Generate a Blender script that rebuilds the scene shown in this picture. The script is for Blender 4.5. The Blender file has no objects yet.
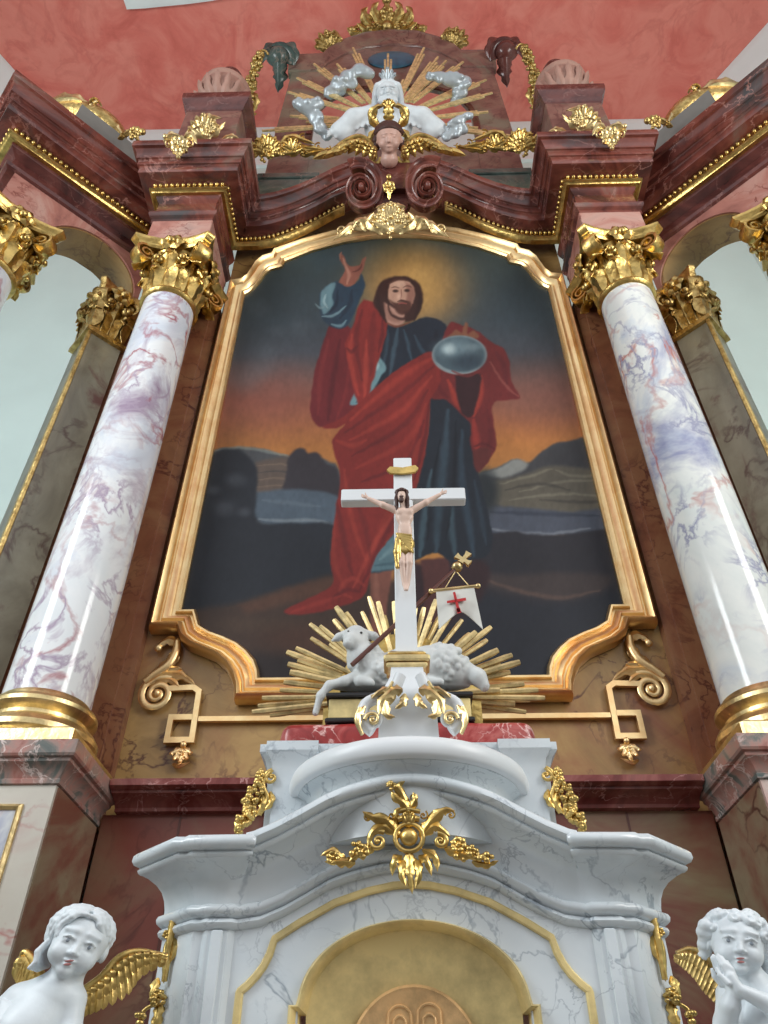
import bpy, math, random
import numpy as np
from mathutils import Vector, Matrix
random.seed(7)
SC = bpy.context.scene
COL = SC.collection
PI = math.pi
MIR = [1]                      # +1 builds the left side as measured, -1 its mirror image

# ------------------------------------------------------------------ helpers
def lin(c):
    return tuple(((x / 255.0) / 12.92 if x / 255.0 <= .04045 else ((x / 255.0 + .055) / 1.055) ** 2.4) for x in c)

def V3(p): return Vector((float(p[0]), float(p[1]), float(p[2])))

class MB:
    """collects shapes and links them as one mesh object"""
    def __init__(s):
        s.v = []; s.f = []
    def add(s, vs, fs):
        b = len(s.v)
        s.v.extend([(float(p[0]), float(p[1]), float(p[2])) for p in vs])
        s.f.extend([tuple(int(i) + b for i in f) for f in fs])
        return s
    def box(s, x0, x1, y0, y1, z0, z1, bev=0.0):
        if bev <= 0:
            vs = [(x, y, z) for z in (z0, z1) for y in (y0, y1) for x in (x0, x1)]
            return s.add(vs, [(0, 2, 3, 1), (4, 5, 7, 6), (0, 1, 5, 4), (2, 6, 7, 3), (0, 4, 6, 2), (1, 3, 7, 5)])
        pts = [(x0 + bev, y0), (x1 - bev, y0), (x1, y0 + bev), (x1, y1 - bev), (x1 - bev, y1), (x0 + bev, y1), (x0, y1 - bev), (x0, y0 + bev)]
        cx, cy = (x0 + x1) / 2, (y0 + y1) / 2
        kx = 1 - bev / max((x1 - x0) / 2, 1e-6); ky = 1 - bev / max((y1 - y0) / 2, 1e-6)
        rings = []
        for z, k in ((z0, 1), (z0 + bev, 0), (z1 - bev, 0), (z1, 1)):
            rings.append([(cx + (x - cx) * (kx if k else 1), cy + (y - cy) * (ky if k else 1), z) for x, y in pts])
        return s.loft(rings, caps=True)
    def loft(s, rings, closed=True, caps=False, loop=False):
        n = len(rings[0]); vs = [p for r in rings for p in r]; fs = []
        R = len(rings)
        for i in range(R if loop else R - 1):
            j = (i + 1) % R
            for k in range(n if closed else n - 1):
                l = (k + 1) % n
                fs.append((i * n + k, i * n + l, j * n + l, j * n + k))
        if caps:
            fs.append(tuple(range(n - 1, -1, -1))); fs.append(tuple((R - 1) * n + k for k in range(n)))
        return s.add(vs, fs)
    def lathe(s, prof, c=(0, 0, 0), n=32, axis=(0, 0, 1), arc=None):
        """prof: (radius, height) along axis"""
        a = V3(axis).normalized(); t = Vector((1, 0, 0)) if abs(a.x) < .9 else Vector((0, 1, 0))
        u = (t - a * t.dot(a)).normalized(); w = a.cross(u); c = V3(c)
        if arc is None:
            angs = [2 * PI * k / n for k in range(n)]
        else:
            angs = [arc[0] + (arc[1] - arc[0]) * k / (n - 1) for k in range(n)]
        rings = [[c + a * h + (u * math.cos(t_) + w * math.sin(t_)) * r for t_ in angs] for r, h in prof]
        return s.loft(rings, closed=arc is None, caps=True)
    def prism(s, pts, f0, f1):
        """pts 2D; f0/f1 map a 2D point to the two end faces"""
        n = len(pts)
        vs = [f0(p) for p in pts] + [f1(p) for p in pts]
        fs = [tuple(range(n)), tuple(range(2 * n - 1, n - 1, -1))]
        for k in range(n):
            l = (k + 1) % n
            fs.append((k, k + n, l + n, l))
        return s.add(vs, fs)
    def ell(s, c, r, n=14, m=9, rot=None):
        c = V3(c)
        if not hasattr(r, '__len__'): r = (r, r, r)
        vs = [Vector((0, 0, -r[2]))]; fs = []
        for i in range(1, m):
            th = -PI / 2 + PI * i / m
            for k in range(n):
                ph = 2 * PI * k / n
                vs.append(Vector((r[0] * math.cos(th) * math.cos(ph), r[1] * math.cos(th) * math.sin(ph), r[2] * math.sin(th))))
        vs.append(Vector((0, 0, r[2])))
        if rot is not None: vs = [rot @ p for p in vs]
        vs = [p + c for p in vs]
        for k in range(n):
            l = (k + 1) % n
            fs.append((0, 1 + l, 1 + k))
            for i in range(m - 2):
                fs.append((1 + i * n + k, 1 + i * n + l, 1 + (i + 1) * n + l, 1 + (i + 1) * n + k))
            fs.append((1 + (m - 2) * n + k, 1 + (m - 2) * n + l, len(vs) - 1))
        return s.add(vs, fs)
    def tube(s, pts, rad, n=10, sect=None, up=None, caps=True):
        """tube along 3D points; rad number or list; sect optional 2D section (a along side, b along normal)"""
        pts = [V3(p) for p in pts]; N = len(pts)
        if not hasattr(rad, '__len__'): rad = [rad] * N
        if len(rad) != N: rad = list(np.interp(np.linspace(0, 1, N), np.linspace(0, 1, len(rad)), rad))
        if sect is None: sect = [(math.cos(2 * PI * k / n), math.sin(2 * PI * k / n)) for k in range(n)]
        rings = []; nrm = None
        for i, p in enumerate(pts):
            t = (pts[min(i + 1, N - 1)] - pts[max(i - 1, 0)])
            t = t.normalized() if t.length > 1e-9 else Vector((0, 0, 1))
            if up is not None:
                b = V3(up); nrm = b - t * b.dot(t)
                nrm = nrm.normalized() if nrm.length > 1e-6 else t.orthogonal().normalized()
            else:
                if nrm is None:
                    nrm = t.orthogonal().normalized()
                else:
                    nrm = nrm - t * nrm.dot(t)
                    nrm = nrm.normalized() if nrm.length > 1e-6 else t.orthogonal().normalized()
            side = t.cross(nrm)
            rings.append([p + side * a * rad[i] + nrm * b * rad[i] for a, b in sect])
        return s.loft(rings, caps=caps)
    def leaf(s, pts, width, normal, lobes=0, cup=.35, thick=.12, nt=16, shape=.8, rib=.12, ns=7, blunt=False):
        """a solid leaf along a 3D path: pointed, cupped, with a midrib and lobed edges"""
        P = curve(pts, nt); N = len(P); nv = V3(normal); rings = []
        for i, p in enumerate(P):
            t = (P[min(i + 1, N - 1)] - P[max(i - 1, 0)]).normalized()
            sd = t.cross(nv)
            sd = sd.normalized() if sd.length > 1e-6 else t.orthogonal().normalized()
            nn = sd.cross(t)
            u = i / (N - 1)
            w = width * (math.sin(PI * min(1, max(0, u ** shape * .94 + .06))) ** .8 + .02)
            if blunt: w = width * min(1, .35 + (u / .25) ** .7) * math.sqrt(max(.004, 1 - max(0, (u - .72) / .28) ** 2))
            if lobes: w *= 1 - .38 * (.5 + .5 * math.cos(2 * PI * lobes * u)) ** 2 * (1 if 0.05 < u < .97 else 0)
            top = []; bot = []
            for k in range(ns):
                a = -1 + 2 * k / (ns - 1)
                h = -cup * w * a * a + rib * w * max(0, 1 - abs(a) * 3)
                if lobes: h += .1 * w * math.sin(2 * PI * lobes * u + abs(a) * 3) * abs(a)
                q = p + sd * w * a + nn * h
                top.append(q); bot.append(q - nn * (thick * width * (1 - .8 * a * a)))
            rings.append(top + bot[::-1])
        return s.loft(rings, caps=True)
    def spiral(s, c, u, v, r0, r1, turns, a0=0.0, thick=.02, wid=.04, nt=48, sgn=1, taper=.5, rnd=False):
        """flat-section volute band winding from r0 at a0 in to r1; u,v plane axes"""
        c = V3(c); u = V3(u).normalized(); v = V3(v).normalized(); w = u.cross(v)
        pts = []; rad = []
        for i in range(nt + 1):
            t = i / nt
            a = a0 + sgn * 2 * PI * turns * t; r = r0 + (r1 - r0) * (t ** .8)
            pts.append(c + u * r * math.cos(a) + v * r * math.sin(a)); rad.append(1 - (1 - taper) * t)
        rings = []
        for i, p in enumerate(pts):
            t = (pts[min(i + 1, nt)] - pts[max(i - 1, 0)]).normalized()
            n_ = w.cross(t)
            if rnd:
                sec = [(math.cos(2 * PI * k / 8), math.sin(2 * PI * k / 8)) for k in range(8)]
            else:
                sec = [(-1, -.6), (-.6, -1), (.6, -1), (1, -.6), (1, .6), (.6, 1), (-.6, 1), (-1, .6)]
            rings.append([p + w * (wid * a) + n_ * (thick * b * rad[i]) for a, b in sec])
        return s.loft(rings, caps=True)
    def sweep(s, prof, path, zoff=None, closed=False, closed_prof=False, caps=True, drop=(0, 0)):
        """prof (out, z) swept along a plan path; out = to the right of travel"""
        N = len(path); rings = []
        for i in range(N):
            p = Vector(path[i])
            if closed:
                d0 = (p - Vector(path[i - 1])).normalized(); d1 = (Vector(path[(i + 1) % N]) - p).normalized()
            else:
                d1 = (Vector(path[min(i + 1, N - 1)]) - Vector(path[min(i, N - 2)])).normalized()
                d0 = (Vector(path[max(i, 1)]) - Vector(path[max(i - 1, 0)])).normalized()
            n0 = Vector((d0.y, -d0.x)); n1 = Vector((d1.y, -d1.x))
            m = (n0 + n1); m = m.normalized() if m.length > 1e-6 else n0
            k = 1 / max(.3, m.dot(n0))
            zo = zoff[i] if zoff else 0
            rings.append([(p.x + m.x * k * o, p.y + m.y * k * o, z + zo) for o, z in prof])
        rings = rings[drop[0]:len(rings) - drop[1]]
        return s.loft(rings, closed=closed_prof, caps=caps and closed_prof, loop=closed)
    def frame(s, inner, outer, prof, y):
        """moulding lofted between two matching outlines in the XZ plane; prof (t, depth towards the viewer)"""
        rings = []
        for (a, b) in zip(inner, outer):
            rings.append([(a[0] + (b[0] - a[0]) * t, y - d, a[1] + (b[1] - a[1]) * t) for t, d in prof])
        return s.loft(rings, closed=True, loop=True)
    def build(s, name, m, parent=None, smooth=38, loc=None):
        base = Vector((0, 0, 0))
        if parent is not None: base = Vector(parent['_base'])
        elif loc is not None: base = V3(loc)
        mx = MIR[0]
        me = bpy.data.meshes.new(name)
        me.from_pydata([(p[0] * mx - base.x, p[1] - base.y, p[2] - base.z) for p in s.v], [], s.f if mx > 0 else [f[::-1] for f in s.f])
        import bmesh
        bm = bmesh.new(); bm.from_mesh(me)
        bmesh.ops.recalc_face_normals(bm, faces=bm.faces)
        bm.to_mesh(me); bm.free()
        return link(name, me, m, parent, base, smooth)

def link(name, me, m, parent=None, base=Vector((0, 0, 0)), smooth=38):
    if smooth:
        for p in me.polygons: p.use_smooth = True
        if smooth < 180: me.set_sharp_from_angle(angle=math.radians(smooth))
    me.materials.append(m)
    o = bpy.data.objects.new(name, me); COL.objects.link(o)
    if parent is not None: o.parent = parent
    else: o.location = base
    o['_base'] = tuple(base)
    return o

def thing(name, label, cat, loc, group=None):
    o = bpy.data.objects.new(name, None); COL.objects.link(o)
    loc = (loc[0] * MIR[0], loc[1], loc[2])
    o.location = loc; o['_base'] = tuple(float(a) for a in loc); o.empty_display_size = .1
    return tag(o, label, cat, group)

def tag(o, label, cat, group=None):
    o['label'] = label; o['category'] = cat
    if group: o['group'] = group
    return o

def struct(o):
    o['kind'] = 'structure'; return o

def curve(pts, n):
    """Catmull-Rom through 3D points"""
    P = [V3(p) for p in pts]
    if len(P) == 2: return [P[0].lerp(P[1], i / (n - 1)) for i in range(n)]
    out = []
    Q = [P[0] * 2 - P[1]] + P + [P[-1] * 2 - P[-2]]
    M = len(P) - 1
    for i in range(n):
        t = i / (n - 1) * M; k = min(int(t), M - 1); t -= k
        a, b, c, d = Q[k], Q[k + 1], Q[k + 2], Q[k + 3]
        out.append(.5 * ((2 * b) + (c - a) * t + (2 * a - 5 * b + 4 * c - d) * t * t + (3 * b - a - 3 * c + d) * t ** 3))
    return out

def curve2(pts, n):
    return [(p.x, p.y) for p in curve([(a[0], a[1], 0) for a in pts], n)]

# ------------------------------------------------------------------ smooth solids (figures, clouds, carved pieces)
class SDF:
    def __init__(s): s.it = []
    def cap(s, a, b, ra, rb, k=.02, op=1):
        s.it.append(('c', np.array(a, float), np.array(b, float), ra, rb, k, op)); return s
    def ell(s, c, r, k=.02, op=1, rot=None):
        if not hasattr(r, '__len__'): r = (r, r, r)
        R = np.eye(3) if rot is None else np.array(rot.to_3x3())
        s.it.append(('e', np.array(c, float), np.array(r, float), R, 0, k, op)); return s
    def chain(s, pts, rad, k=.02, op=1):
        for i in range(len(pts) - 1): s.cap(pts[i], pts[i + 1], rad[i], rad[i + 1], k, op)
        return s
    def box(s, c, h, r, k=.02, op=1, rot=None):
        R = np.eye(3) if rot is None else np.array(rot.to_3x3())
        s.it.append(('b', np.array(c, float), np.array(h, float), R, r, k, op)); return s
    def mesh(s, res, xf=None, noise=None, smooth=1):
        lo = np.full(3, 1e9); hi = -lo
        bb = []
        for t in s.it:
            if t[0] == 'c':
                l = np.minimum(t[1] - t[3], t[2] - t[4]); h = np.maximum(t[1] + t[3], t[2] + t[4])
            elif t[0] == 'e':
                e = np.sqrt(((t[3] * t[2]) ** 2).sum(1)); l = t[1] - e; h = t[1] + e
            else:
                e = np.abs(t[3] @ np.diag(t[2])).sum(1) + t[4]; l = t[1] - e; h = t[1] + e
            bb.append((l, h))
            if t[6] > 0: lo = np.minimum(lo, l); hi = np.maximum(hi, h)
        lo = lo - 3 * res; hi = hi + 3 * res
        n = np.ceil((hi - lo) / res).astype(int) + 1
        D = np.full(n, 10 * res + .05)
        ax = [lo[i] + res * np.arange(n[i]) for i in range(3)]
        for t, (l, h) in zip(s.it, bb):
            k = t[5]; pad = k + 4 * res
            i0 = np.clip(np.floor((l - pad - lo) / res).astype(int), 0, n - 1); i1 = np.clip(np.ceil((h + pad - lo) / res).astype(int) + 1, 1, n)
            if np.any(i1 <= i0): continue
            sl = tuple(slice(a, b) for a, b in zip(i0, i1))
            X, Y, Z = np.meshgrid(ax[0][sl[0]], ax[1][sl[1]], ax[2][sl[2]], indexing='ij')
            if t[0] == 'c':
                a, b = t[1], t[2]; d = b - a; L = max((d * d).sum(), 1e-12)
                h_ = np.clip(((X - a[0]) * d[0] + (Y - a[1]) * d[1] + (Z - a[2]) * d[2]) / L, 0, 1)
                d_ = np.sqrt((X - a[0] - h_ * d[0]) ** 2 + (Y - a[1] - h_ * d[1]) ** 2 + (Z - a[2] - h_ * d[2]) ** 2) - (t[3] + (t[4] - t[3]) * h_)
            else:
                R = t[3]; px, py, pz = X - t[1][0], Y - t[1][1], Z - t[1][2]
                qx = R[0, 0] * px + R[1, 0] * py + R[2, 0] * pz; qy = R[0, 1] * px + R[1, 1] * py + R[2, 1] * pz; qz = R[0, 2] * px + R[1, 2] * py + R[2, 2] * pz
                r = t[2]
                if t[0] == 'e':
                    k0 = np.sqrt((qx / r[0]) ** 2 + (qy / r[1]) ** 2 + (qz / r[2]) ** 2)
                    k1 = np.sqrt((qx / r[0] ** 2) ** 2 + (qy / r[1] ** 2) ** 2 + (qz / r[2] ** 2) ** 2) + 1e-9
                    d_ = k0 * (k0 - 1) / k1
                    d_ = np.where(k0 < 1e-3, -min(r), d_)
                else:
                    ex, ey, ez = np.abs(qx) - r[0], np.abs(qy) - r[1], np.abs(qz) - r[2]
                    d_ = np.sqrt(np.maximum(ex, 0) ** 2 + np.maximum(ey, 0) ** 2 + np.maximum(ez, 0) ** 2) + np.minimum(np.maximum(ex, np.maximum(ey, ez)), 0) - t[4]
            A = D[sl]
            if t[6] > 0:
                hh = np.clip(.5 + .5 * (A - d_) / k, 0, 1); D[sl] = A * (1 - hh) + d_ * hh - k * hh * (1 - hh)
            else:
                hh = np.clip(.5 - .5 * (A + d_) / k, 0, 1); D[sl] = A * (1 - hh) - d_ * hh + k * hh * (1 - hh)
        if noise is not None:
            X, Y, Z = np.meshgrid(*ax, indexing='ij'); D = D + noise(X, Y, Z)
        return surface_nets(D, lo, res, xf)

def surface_nets(D, lo, res, xf=None):
    S = D < 0
    nx, ny, nz = D.shape
    c = np.zeros((nx - 1, ny - 1, nz - 1), int)
    for dx in (0, 1):
        for dy in (0, 1):
            for dz in (0, 1): c += S[dx:nx - 1 + dx, dy:ny - 1 + dy, dz:nz - 1 + dz]
    act = (c > 0) & (c < 8)
    idx = -np.ones(act.shape, int); I = np.argwhere(act); idx[act] = np.arange(len(I))
    acc = np.zeros((len(I), 3)); cnt = np.zeros(len(I))
    cor = [(a, b, e) for a in (0, 1) for b in (0, 1) for e in (0, 1)]
    for a in cor:
        for ax in range(3):
            if a[ax] == 1: continue
            b = list(a); b[ax] = 1
            da = D[I[:, 0] + a[0], I[:, 1] + a[1], I[:, 2] + a[2]]; db = D[I[:, 0] + b[0], I[:, 1] + b[1], I[:, 2] + b[2]]
            m = (da < 0) != (db < 0)
            t = np.where(m, da / np.where(m, da - db, 1), 0)
            p = np.array(a, float)[None, :].repeat(len(I), 0); p[:, ax] += t
            acc += p * m[:, None]; cnt += m
    vs = (I + acc / cnt[:, None]) * res + lo
    fs = []
    for ax in range(3):
        sl0 = [slice(None)] * 3; sl1 = [slice(None)] * 3; sl0[ax] = slice(0, -1); sl1[ax] = slice(1, None)
        A = S[tuple(sl0)]; B = S[tuple(sl1)]
        E = np.argwhere(A != B); u, v = [(1, 2), (2, 0), (0, 1)][ax]
        ok = (E[:, u] > 0) & (E[:, v] > 0) & (E[:, u] < D.shape[u] - 1) & (E[:, v] < D.shape[v] - 1); E = E[ok]
        q = []
        for du, dv in ((-1, -1), (0, -1), (0, 0), (-1, 0)):
            F = E.copy(); F[:, u] += du; F[:, v] += dv; q.append(idx[F[:, 0], F[:, 1], F[:, 2]])
        q = np.stack(q, 1); fl = ~A[E[:, 0], E[:, 1], E[:, 2]]
        q[fl] = q[fl][:, ::-1]; fs.append(q)
    fs = np.concatenate(fs)
    # light relaxing
    vv = vs.copy()
    for _ in range(2):
        sm = np.zeros_like(vv); cn = np.zeros(len(vv))
        for k in range(4):
            l = (k + 1) % 4
            np.add.at(sm, fs[:, k], vv[fs[:, l]]); np.add.at(cn, fs[:, k], 1)
            np.add.at(sm, fs[:, l], vv[fs[:, k]]); np.add.at(cn, fs[:, l], 1)
        vv = .55 * vv + .45 * sm / np.maximum(cn, 1)[:, None]
    if xf is not None:
        M = np.array(xf); vv = vv @ M[:3, :3].T + M[:3, 3]
    return vv, fs

def solid(name, sdf, res, m, parent=None, xf=None, noise=None, loc=None):
    vs, fs = sdf.mesh(res, xf, noise)
    base = Vector(parent['_base']) if parent is not None else (V3(loc) if loc is not None else Vector((0, 0, 0)))
    vs = vs * np.array([MIR[0], 1, 1]) - np.array(base)
    if MIR[0] < 0: fs = fs[:, ::-1]
    me = bpy.data.meshes.new(name)
    me.from_pydata(vs.tolist(), [], fs.tolist())
    return link(name, me, m, parent, base, 180)

def copy_tree(o, parent=None):
    c = o.copy(); COL.objects.link(c)
    if parent is not None: c.parent = parent
    for ch in list(o.children): copy_tree(ch, c)
    return c

# ------------------------------------------------------------------ materials
def new_mat(name):
    m = bpy.data.materials.new(name); m.use_nodes = True
    nt = m.node_tree; b = nt.nodes['Principled BSDF']
    return m, nt, b

def N(nt, t, **kw):
    n = nt.nodes.new(t)
    for k, v in kw.items():
        if k in n.inputs: n.inputs[k].default_value = v
        else: setattr(n, k, v)
    return n

def ramp(nt, stops, src):
    r = nt.nodes.new('ShaderNodeValToRGB'); e = r.color_ramp.elements
    while len(e) < len(stops): e.new(.5)
    for x, (p, c) in zip(e, stops):
        x.position = p; x.color = (*lin(c), 1)
    nt.links.new(src, r.inputs[0]); return r

def plain(name, rgb, rough=.5, metal=0.0, bump=0.0, bscale=30, var=0.0, coat=0):
    m, nt, b = new_mat(name)
    b.inputs['Base Color'].default_value = (*lin(rgb), 1); b.inputs['Roughness'].default_value = rough; b.inputs['Metallic'].default_value = metal
    if coat: b.inputs['Coat Weight'].default_value = coat
    tc = N(nt, 'ShaderNodeTexCoord')
    if var > 0:
        n = N(nt, 'ShaderNodeTexNoise', Scale=bscale * .3, Detail=5.0); nt.links.new(tc.outputs['Object'], n.inputs['Vector'])
        d = [max(0, c * (1 - var)) for c in rgb]; l = [min(255, c * (1 + var * .6)) for c in rgb]
        r = ramp(nt, [(.3, d), (.7, l)], n.outputs['Fac']); nt.links.new(r.outputs[0], b.inputs['Base Color'])
    if bump > 0:
        n = N(nt, 'ShaderNodeTexNoise', Scale=float(bscale), Detail=4.0); nt.links.new(tc.outputs['Object'], n.inputs['Vector'])
        bp = N(nt, 'ShaderNodeBump', Strength=bump, Distance=.02); nt.links.new(n.outputs['Fac'], bp.inputs['Height']); nt.links.new(bp.outputs[0], b.inputs['Normal'])
    return m

def marble(name, clouds, scale=1.5, vein=None, vscale=2.5, vwidth=.02, vein2=None, v2scale=6, rough=.25, stretch=(1, 1, 1), distort=1.2, patch=None, pscale=.8, plo=.52, phi=.62, seed=0.0, vamt=1.0):
    """clouds: ramp stops; vein: colour of thin winding veins; patch: colour of large patches"""
    m, nt, b = new_mat(name); L = nt.links.new
    tc = N(nt, 'ShaderNodeTexCoord'); mp = N(nt, 'ShaderNodeMapping'); mp.inputs['Scale'].default_value = stretch; mp.inputs['Location'].default_value = (seed, seed * .7, seed * 1.3)
    L(tc.outputs['Object'], mp.inputs[0]); vec = mp.outputs[0]
    n1 = N(nt, 'ShaderNodeTexNoise', Scale=float(scale), Detail=8.0, Roughness=.6, Distortion=float(distort)); L(vec, n1.inputs['Vector'])
    col = ramp(nt, clouds, n1.outputs['Fac']).outputs[0]
    def mix(fac, a, c):
        x = N(nt, 'ShaderNodeMix', data_type='RGBA'); L(fac, x.inputs['Factor']); L(a, x.inputs[6]); x.inputs[7].default_value = (*lin(c), 1); return x.outputs[2]
    if patch:
        n = N(nt, 'ShaderNodeTexNoise', Scale=float(pscale), Detail=6.0, Roughness=.62, Distortion=.8); L(vec, n.inputs['Vector'])
        r = ramp(nt, [(plo, (0, 0, 0)), (phi, (255, 255, 255))], n.outputs['Fac']); col = mix(r.outputs[0], col, patch)
    for vc, vs, w in ((vein, vscale, vwidth), (vein2, v2scale, vwidth * 1.2)):
        if not vc: continue
        n = N(nt, 'ShaderNodeTexNoise', Scale=float(vs), Detail=5.0, Roughness=.55, Distortion=.5); L(vec, n.inputs['Vector'])
        a = N(nt, 'ShaderNodeMath', operation='SUBTRACT'); a.inputs[1].default_value = .5; L(n.outputs['Fac'], a.inputs[0])
        c = N(nt, 'ShaderNodeMath', operation='ABSOLUTE'); L(a.outputs[0], c.inputs[0])
        r = nt.nodes.new('ShaderNodeValToRGB'); r.color_ramp.elements[0].position = 0; r.color_ramp.elements[0].color = (1, 1, 1, 1); r.color_ramp.elements[1].position = w; r.color_ramp.elements[1].color = (0, 0, 0, 1); L(c.outputs[0], r.inputs[0])
        n3 = N(nt, 'ShaderNodeTexNoise', Scale=float(vs * .6), Detail=3.0); L(vec, n3.inputs['Vector'])
        r3 = ramp(nt, [(.4, (0, 0, 0)), (.62, (255, 255, 255))], n3.outputs['Fac'])
        mu = N(nt, 'ShaderNodeMath', operation='MULTIPLY'); L(r.outputs[0], mu.inputs[0]); L(r3.outputs[0], mu.inputs[1])
        mv = N(nt, 'ShaderNodeMath', operation='MULTIPLY'); mv.inputs[1].default_value = vamt; L(mu.outputs[0], mv.inputs[0])
        col = mix(mv.outputs[0], col, vc)
    L(col, b.inputs['Base Color']); b.inputs['Roughness'].default_value = rough
    return m

def gold_mat(name, rgb, rough=.3, bump=.25, bscale=25, dark=None, metal=1.0):
    m, nt, b = new_mat(name); L = nt.links.new
    tc = N(nt, 'ShaderNodeTexCoord')
    n = N(nt, 'ShaderNodeTexNoise', Scale=float(bscale * .5), Detail=6.0, Roughness=.65); L(tc.outputs['Object'], n.inputs['Vector'])
    d = dark or [c * .72 for c in rgb]
    r = ramp(nt, [(.32, d), (.6, rgb)], n.outputs['Fac']); L(r.outputs[0], b.inputs['Base Color'])
    b.inputs['Metallic'].default_value = metal; b.inputs['Roughness'].default_value = rough
    n2 = N(nt, 'ShaderNodeTexNoise', Scale=float(bscale), Detail=3.0); L(tc.outputs['Object'], n2.inputs['Vector'])
    bp = N(nt, 'ShaderNodeBump', Strength=bump, Distance=.02); L(n2.outputs['Fac'], bp.inputs['Height']); L(bp.outputs[0], b.inputs['Normal'])
    return m

M = {}
M['gold_ray'] = gold_mat('ray_gilding', (240, 216, 156), .4, .1, 30, metal=.4)
M['gold'] = gold_mat('gilding', (230, 196, 120), .33, .3, 22)
M['gold_pale'] = gold_mat('pale_gilding', (242, 216, 158), .36, .2, 18)
M['gold_frame'] = gold_mat('frame_gilding', (244, 214, 160), .37, .12, 9, dark=(230, 186, 130))
M['gold_old'] = gold_mat('old_gilding', (214, 186, 122), .4, .35, 30, dark=(146, 116, 66))
M['gold_flat'] = gold_mat('matt_gilding', (238, 214, 150), .4, .08, 9, metal=.3)
M['red'] = marble('dark_red_marble', [(.25, (46, 28, 26)), (.42, (86, 44, 38)), (.55, (122, 66, 55)), (.66, (120, 92, 82)), (.8, (64, 44, 40))], 1.6, vein=(168, 120, 110), vscale=3.2, vwidth=.018, rough=.22, patch=(66, 60, 60), pscale=1.1, plo=.54, phi=.66)
M['red_dark'] = marble('deep_red_marble', [(.25, (42, 26, 25)), (.45, (80, 42, 39)), (.6, (108, 60, 54)), (.8, (64, 46, 44))], 1.8, vein=(130, 90, 84), vscale=3, vwidth=.014, rough=.22)
M['pink'] = marble('pink_grey_marble', [(.3, (128, 84, 78)), (.45, (170, 116, 104)), (.6, (186, 148, 136)), (.78, (150, 128, 122))], 1.5, vein=(110, 50, 44), vscale=3, rough=.25)
M['brown'] = marble('olive_brown_marble', [(.25, (108, 82, 50)), (.42, (148, 116, 70)), (.55, (166, 134, 84)), (.7, (128, 100, 60))], 1.3, vein=(84, 46, 34), vscale=2.2, vwidth=.02, rough=.3, patch=(134, 82, 56), pscale=.7, plo=.52, phi=.68)
M['rust'] = marble('rust_marble', [(.25, (86, 52, 38)), (.45, (126, 78, 56)), (.6, (140, 98, 70)), (.8, (102, 64, 48))], 1.7, vein=(84, 40, 34), vscale=3, rough=.3)
M['column'] = marble('white_violet_marble', [(.3, (214, 220, 224)), (.5, (226, 228, 230)), (.62, (206, 212, 222)), (.75, (190, 198, 212))], 1.4, vein=(158, 84, 96), vscale=2.0, vwidth=.034, vein2=(164, 148, 168), v2scale=3.6, rough=.12, stretch=(1, 1, .75), patch=(152, 132, 154), pscale=1.15, plo=.54, phi=.67, seed=3.1)
M['column_b'] = marble('white_blue_marble', [(.3, (206, 212, 210)), (.5, (222, 224, 220)), (.62, (198, 206, 214)), (.75, (178, 192, 210))], 1.4, vein=(176, 100, 90), vscale=1.7, vwidth=.032, vein2=(146, 148, 172), v2scale=3.4, rough=.12, stretch=(1, 1, .75), patch=(138, 142, 174), pscale=1.0, plo=.5, phi=.64, seed=7.7)
M['scroll_grey'] = plain('grey_stone', (120, 122, 118), .55, var=.15, bscale=8)
M['olive'] = marble('grey_green_marble', [(.3, (124, 118, 102)), (.5, (152, 147, 128)), (.65, (168, 163, 144)), (.8, (138, 126, 108))], 1.2, vein=(80, 44, 46), vscale=1.6, vwidth=.03, rough=.3, patch=(118, 84, 78), pscale=1.3, plo=.56, phi=.66)
M['ped'] = marble('pale_pedestal_marble', [(.3, (176, 166, 152)), (.5, (192, 186, 174)), (.7, (186, 176, 168))], 1.2, vein=(170, 110, 106), vscale=2, rough=.25, patch=(178, 132, 126), pscale=1.2, plo=.52, phi=.66, seed=2)
M['ledge'] = marble('red_green_marble', [(.3, (138, 84, 76)), (.43, (168, 122, 112)), (.52, (150, 126, 118)), (.6, (104, 106, 102)), (.75, (70, 86, 86))], 4.0, vein=(214, 196, 190), vscale=5, vwidth=.02, rough=.2, seed=1)
M['ledge_red'] = marble('crimson_marble', [(.3, (78, 32, 32)), (.45, (112, 50, 46)), (.58, (138, 80, 74)), (.75, (92, 54, 52))], 2.6, vein=(190, 140, 136), vscale=5, vwidth=.014, rough=.2, seed=1)
M['wallred'] = marble('mottled_red_brown_marble', [(.25, (108, 82, 62)), (.4, (124, 90, 70)), (.52, (124, 66, 54)), (.66, (116, 54, 46)), (.8, (100, 70, 58))], .9, vein=(84, 40, 34), vscale=2.2, rough=.3, patch=(140, 124, 94), pscale=.8, plo=.54, phi=.68, seed=5)
M['ped_side'] = marble('olive_red_marble', [(.28, (118, 104, 82)), (.42, (142, 126, 102)), (.52, (126, 84, 68)), (.62, (118, 58, 50)), (.78, (104, 66, 54))], .8, vein=(84, 48, 40), vscale=2, rough=.28, seed=4)
M['white_marble'] = marble('white_veined_marble', [(.3, (198, 208, 214)), (.5, (214, 221, 225)), (.7, (206, 215, 221))], 2.0, vein=(120, 134, 148), vscale=3.6, vwidth=.013, vein2=(150, 160, 170), v2scale=8, rough=.2, vamt=.75)
M['white'] = plain('white_paint', (226, 230, 233), .35, var=.04, bscale=10)
M['stone'] = plain('white_statue_glaze', (220, 228, 233), .42, bump=.05, bscale=40, var=.03)
M['skin'] = plain('painted_flesh', (204, 164, 150), .4, var=.06, bscale=40)
M['corpus'] = plain('pale_painted_flesh', (226, 196, 180), .4, var=.05, bscale=60)
M['hair'] = plain('dark_brown_hair', (70, 38, 30), .5, bump=.4, bscale=90)
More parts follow.
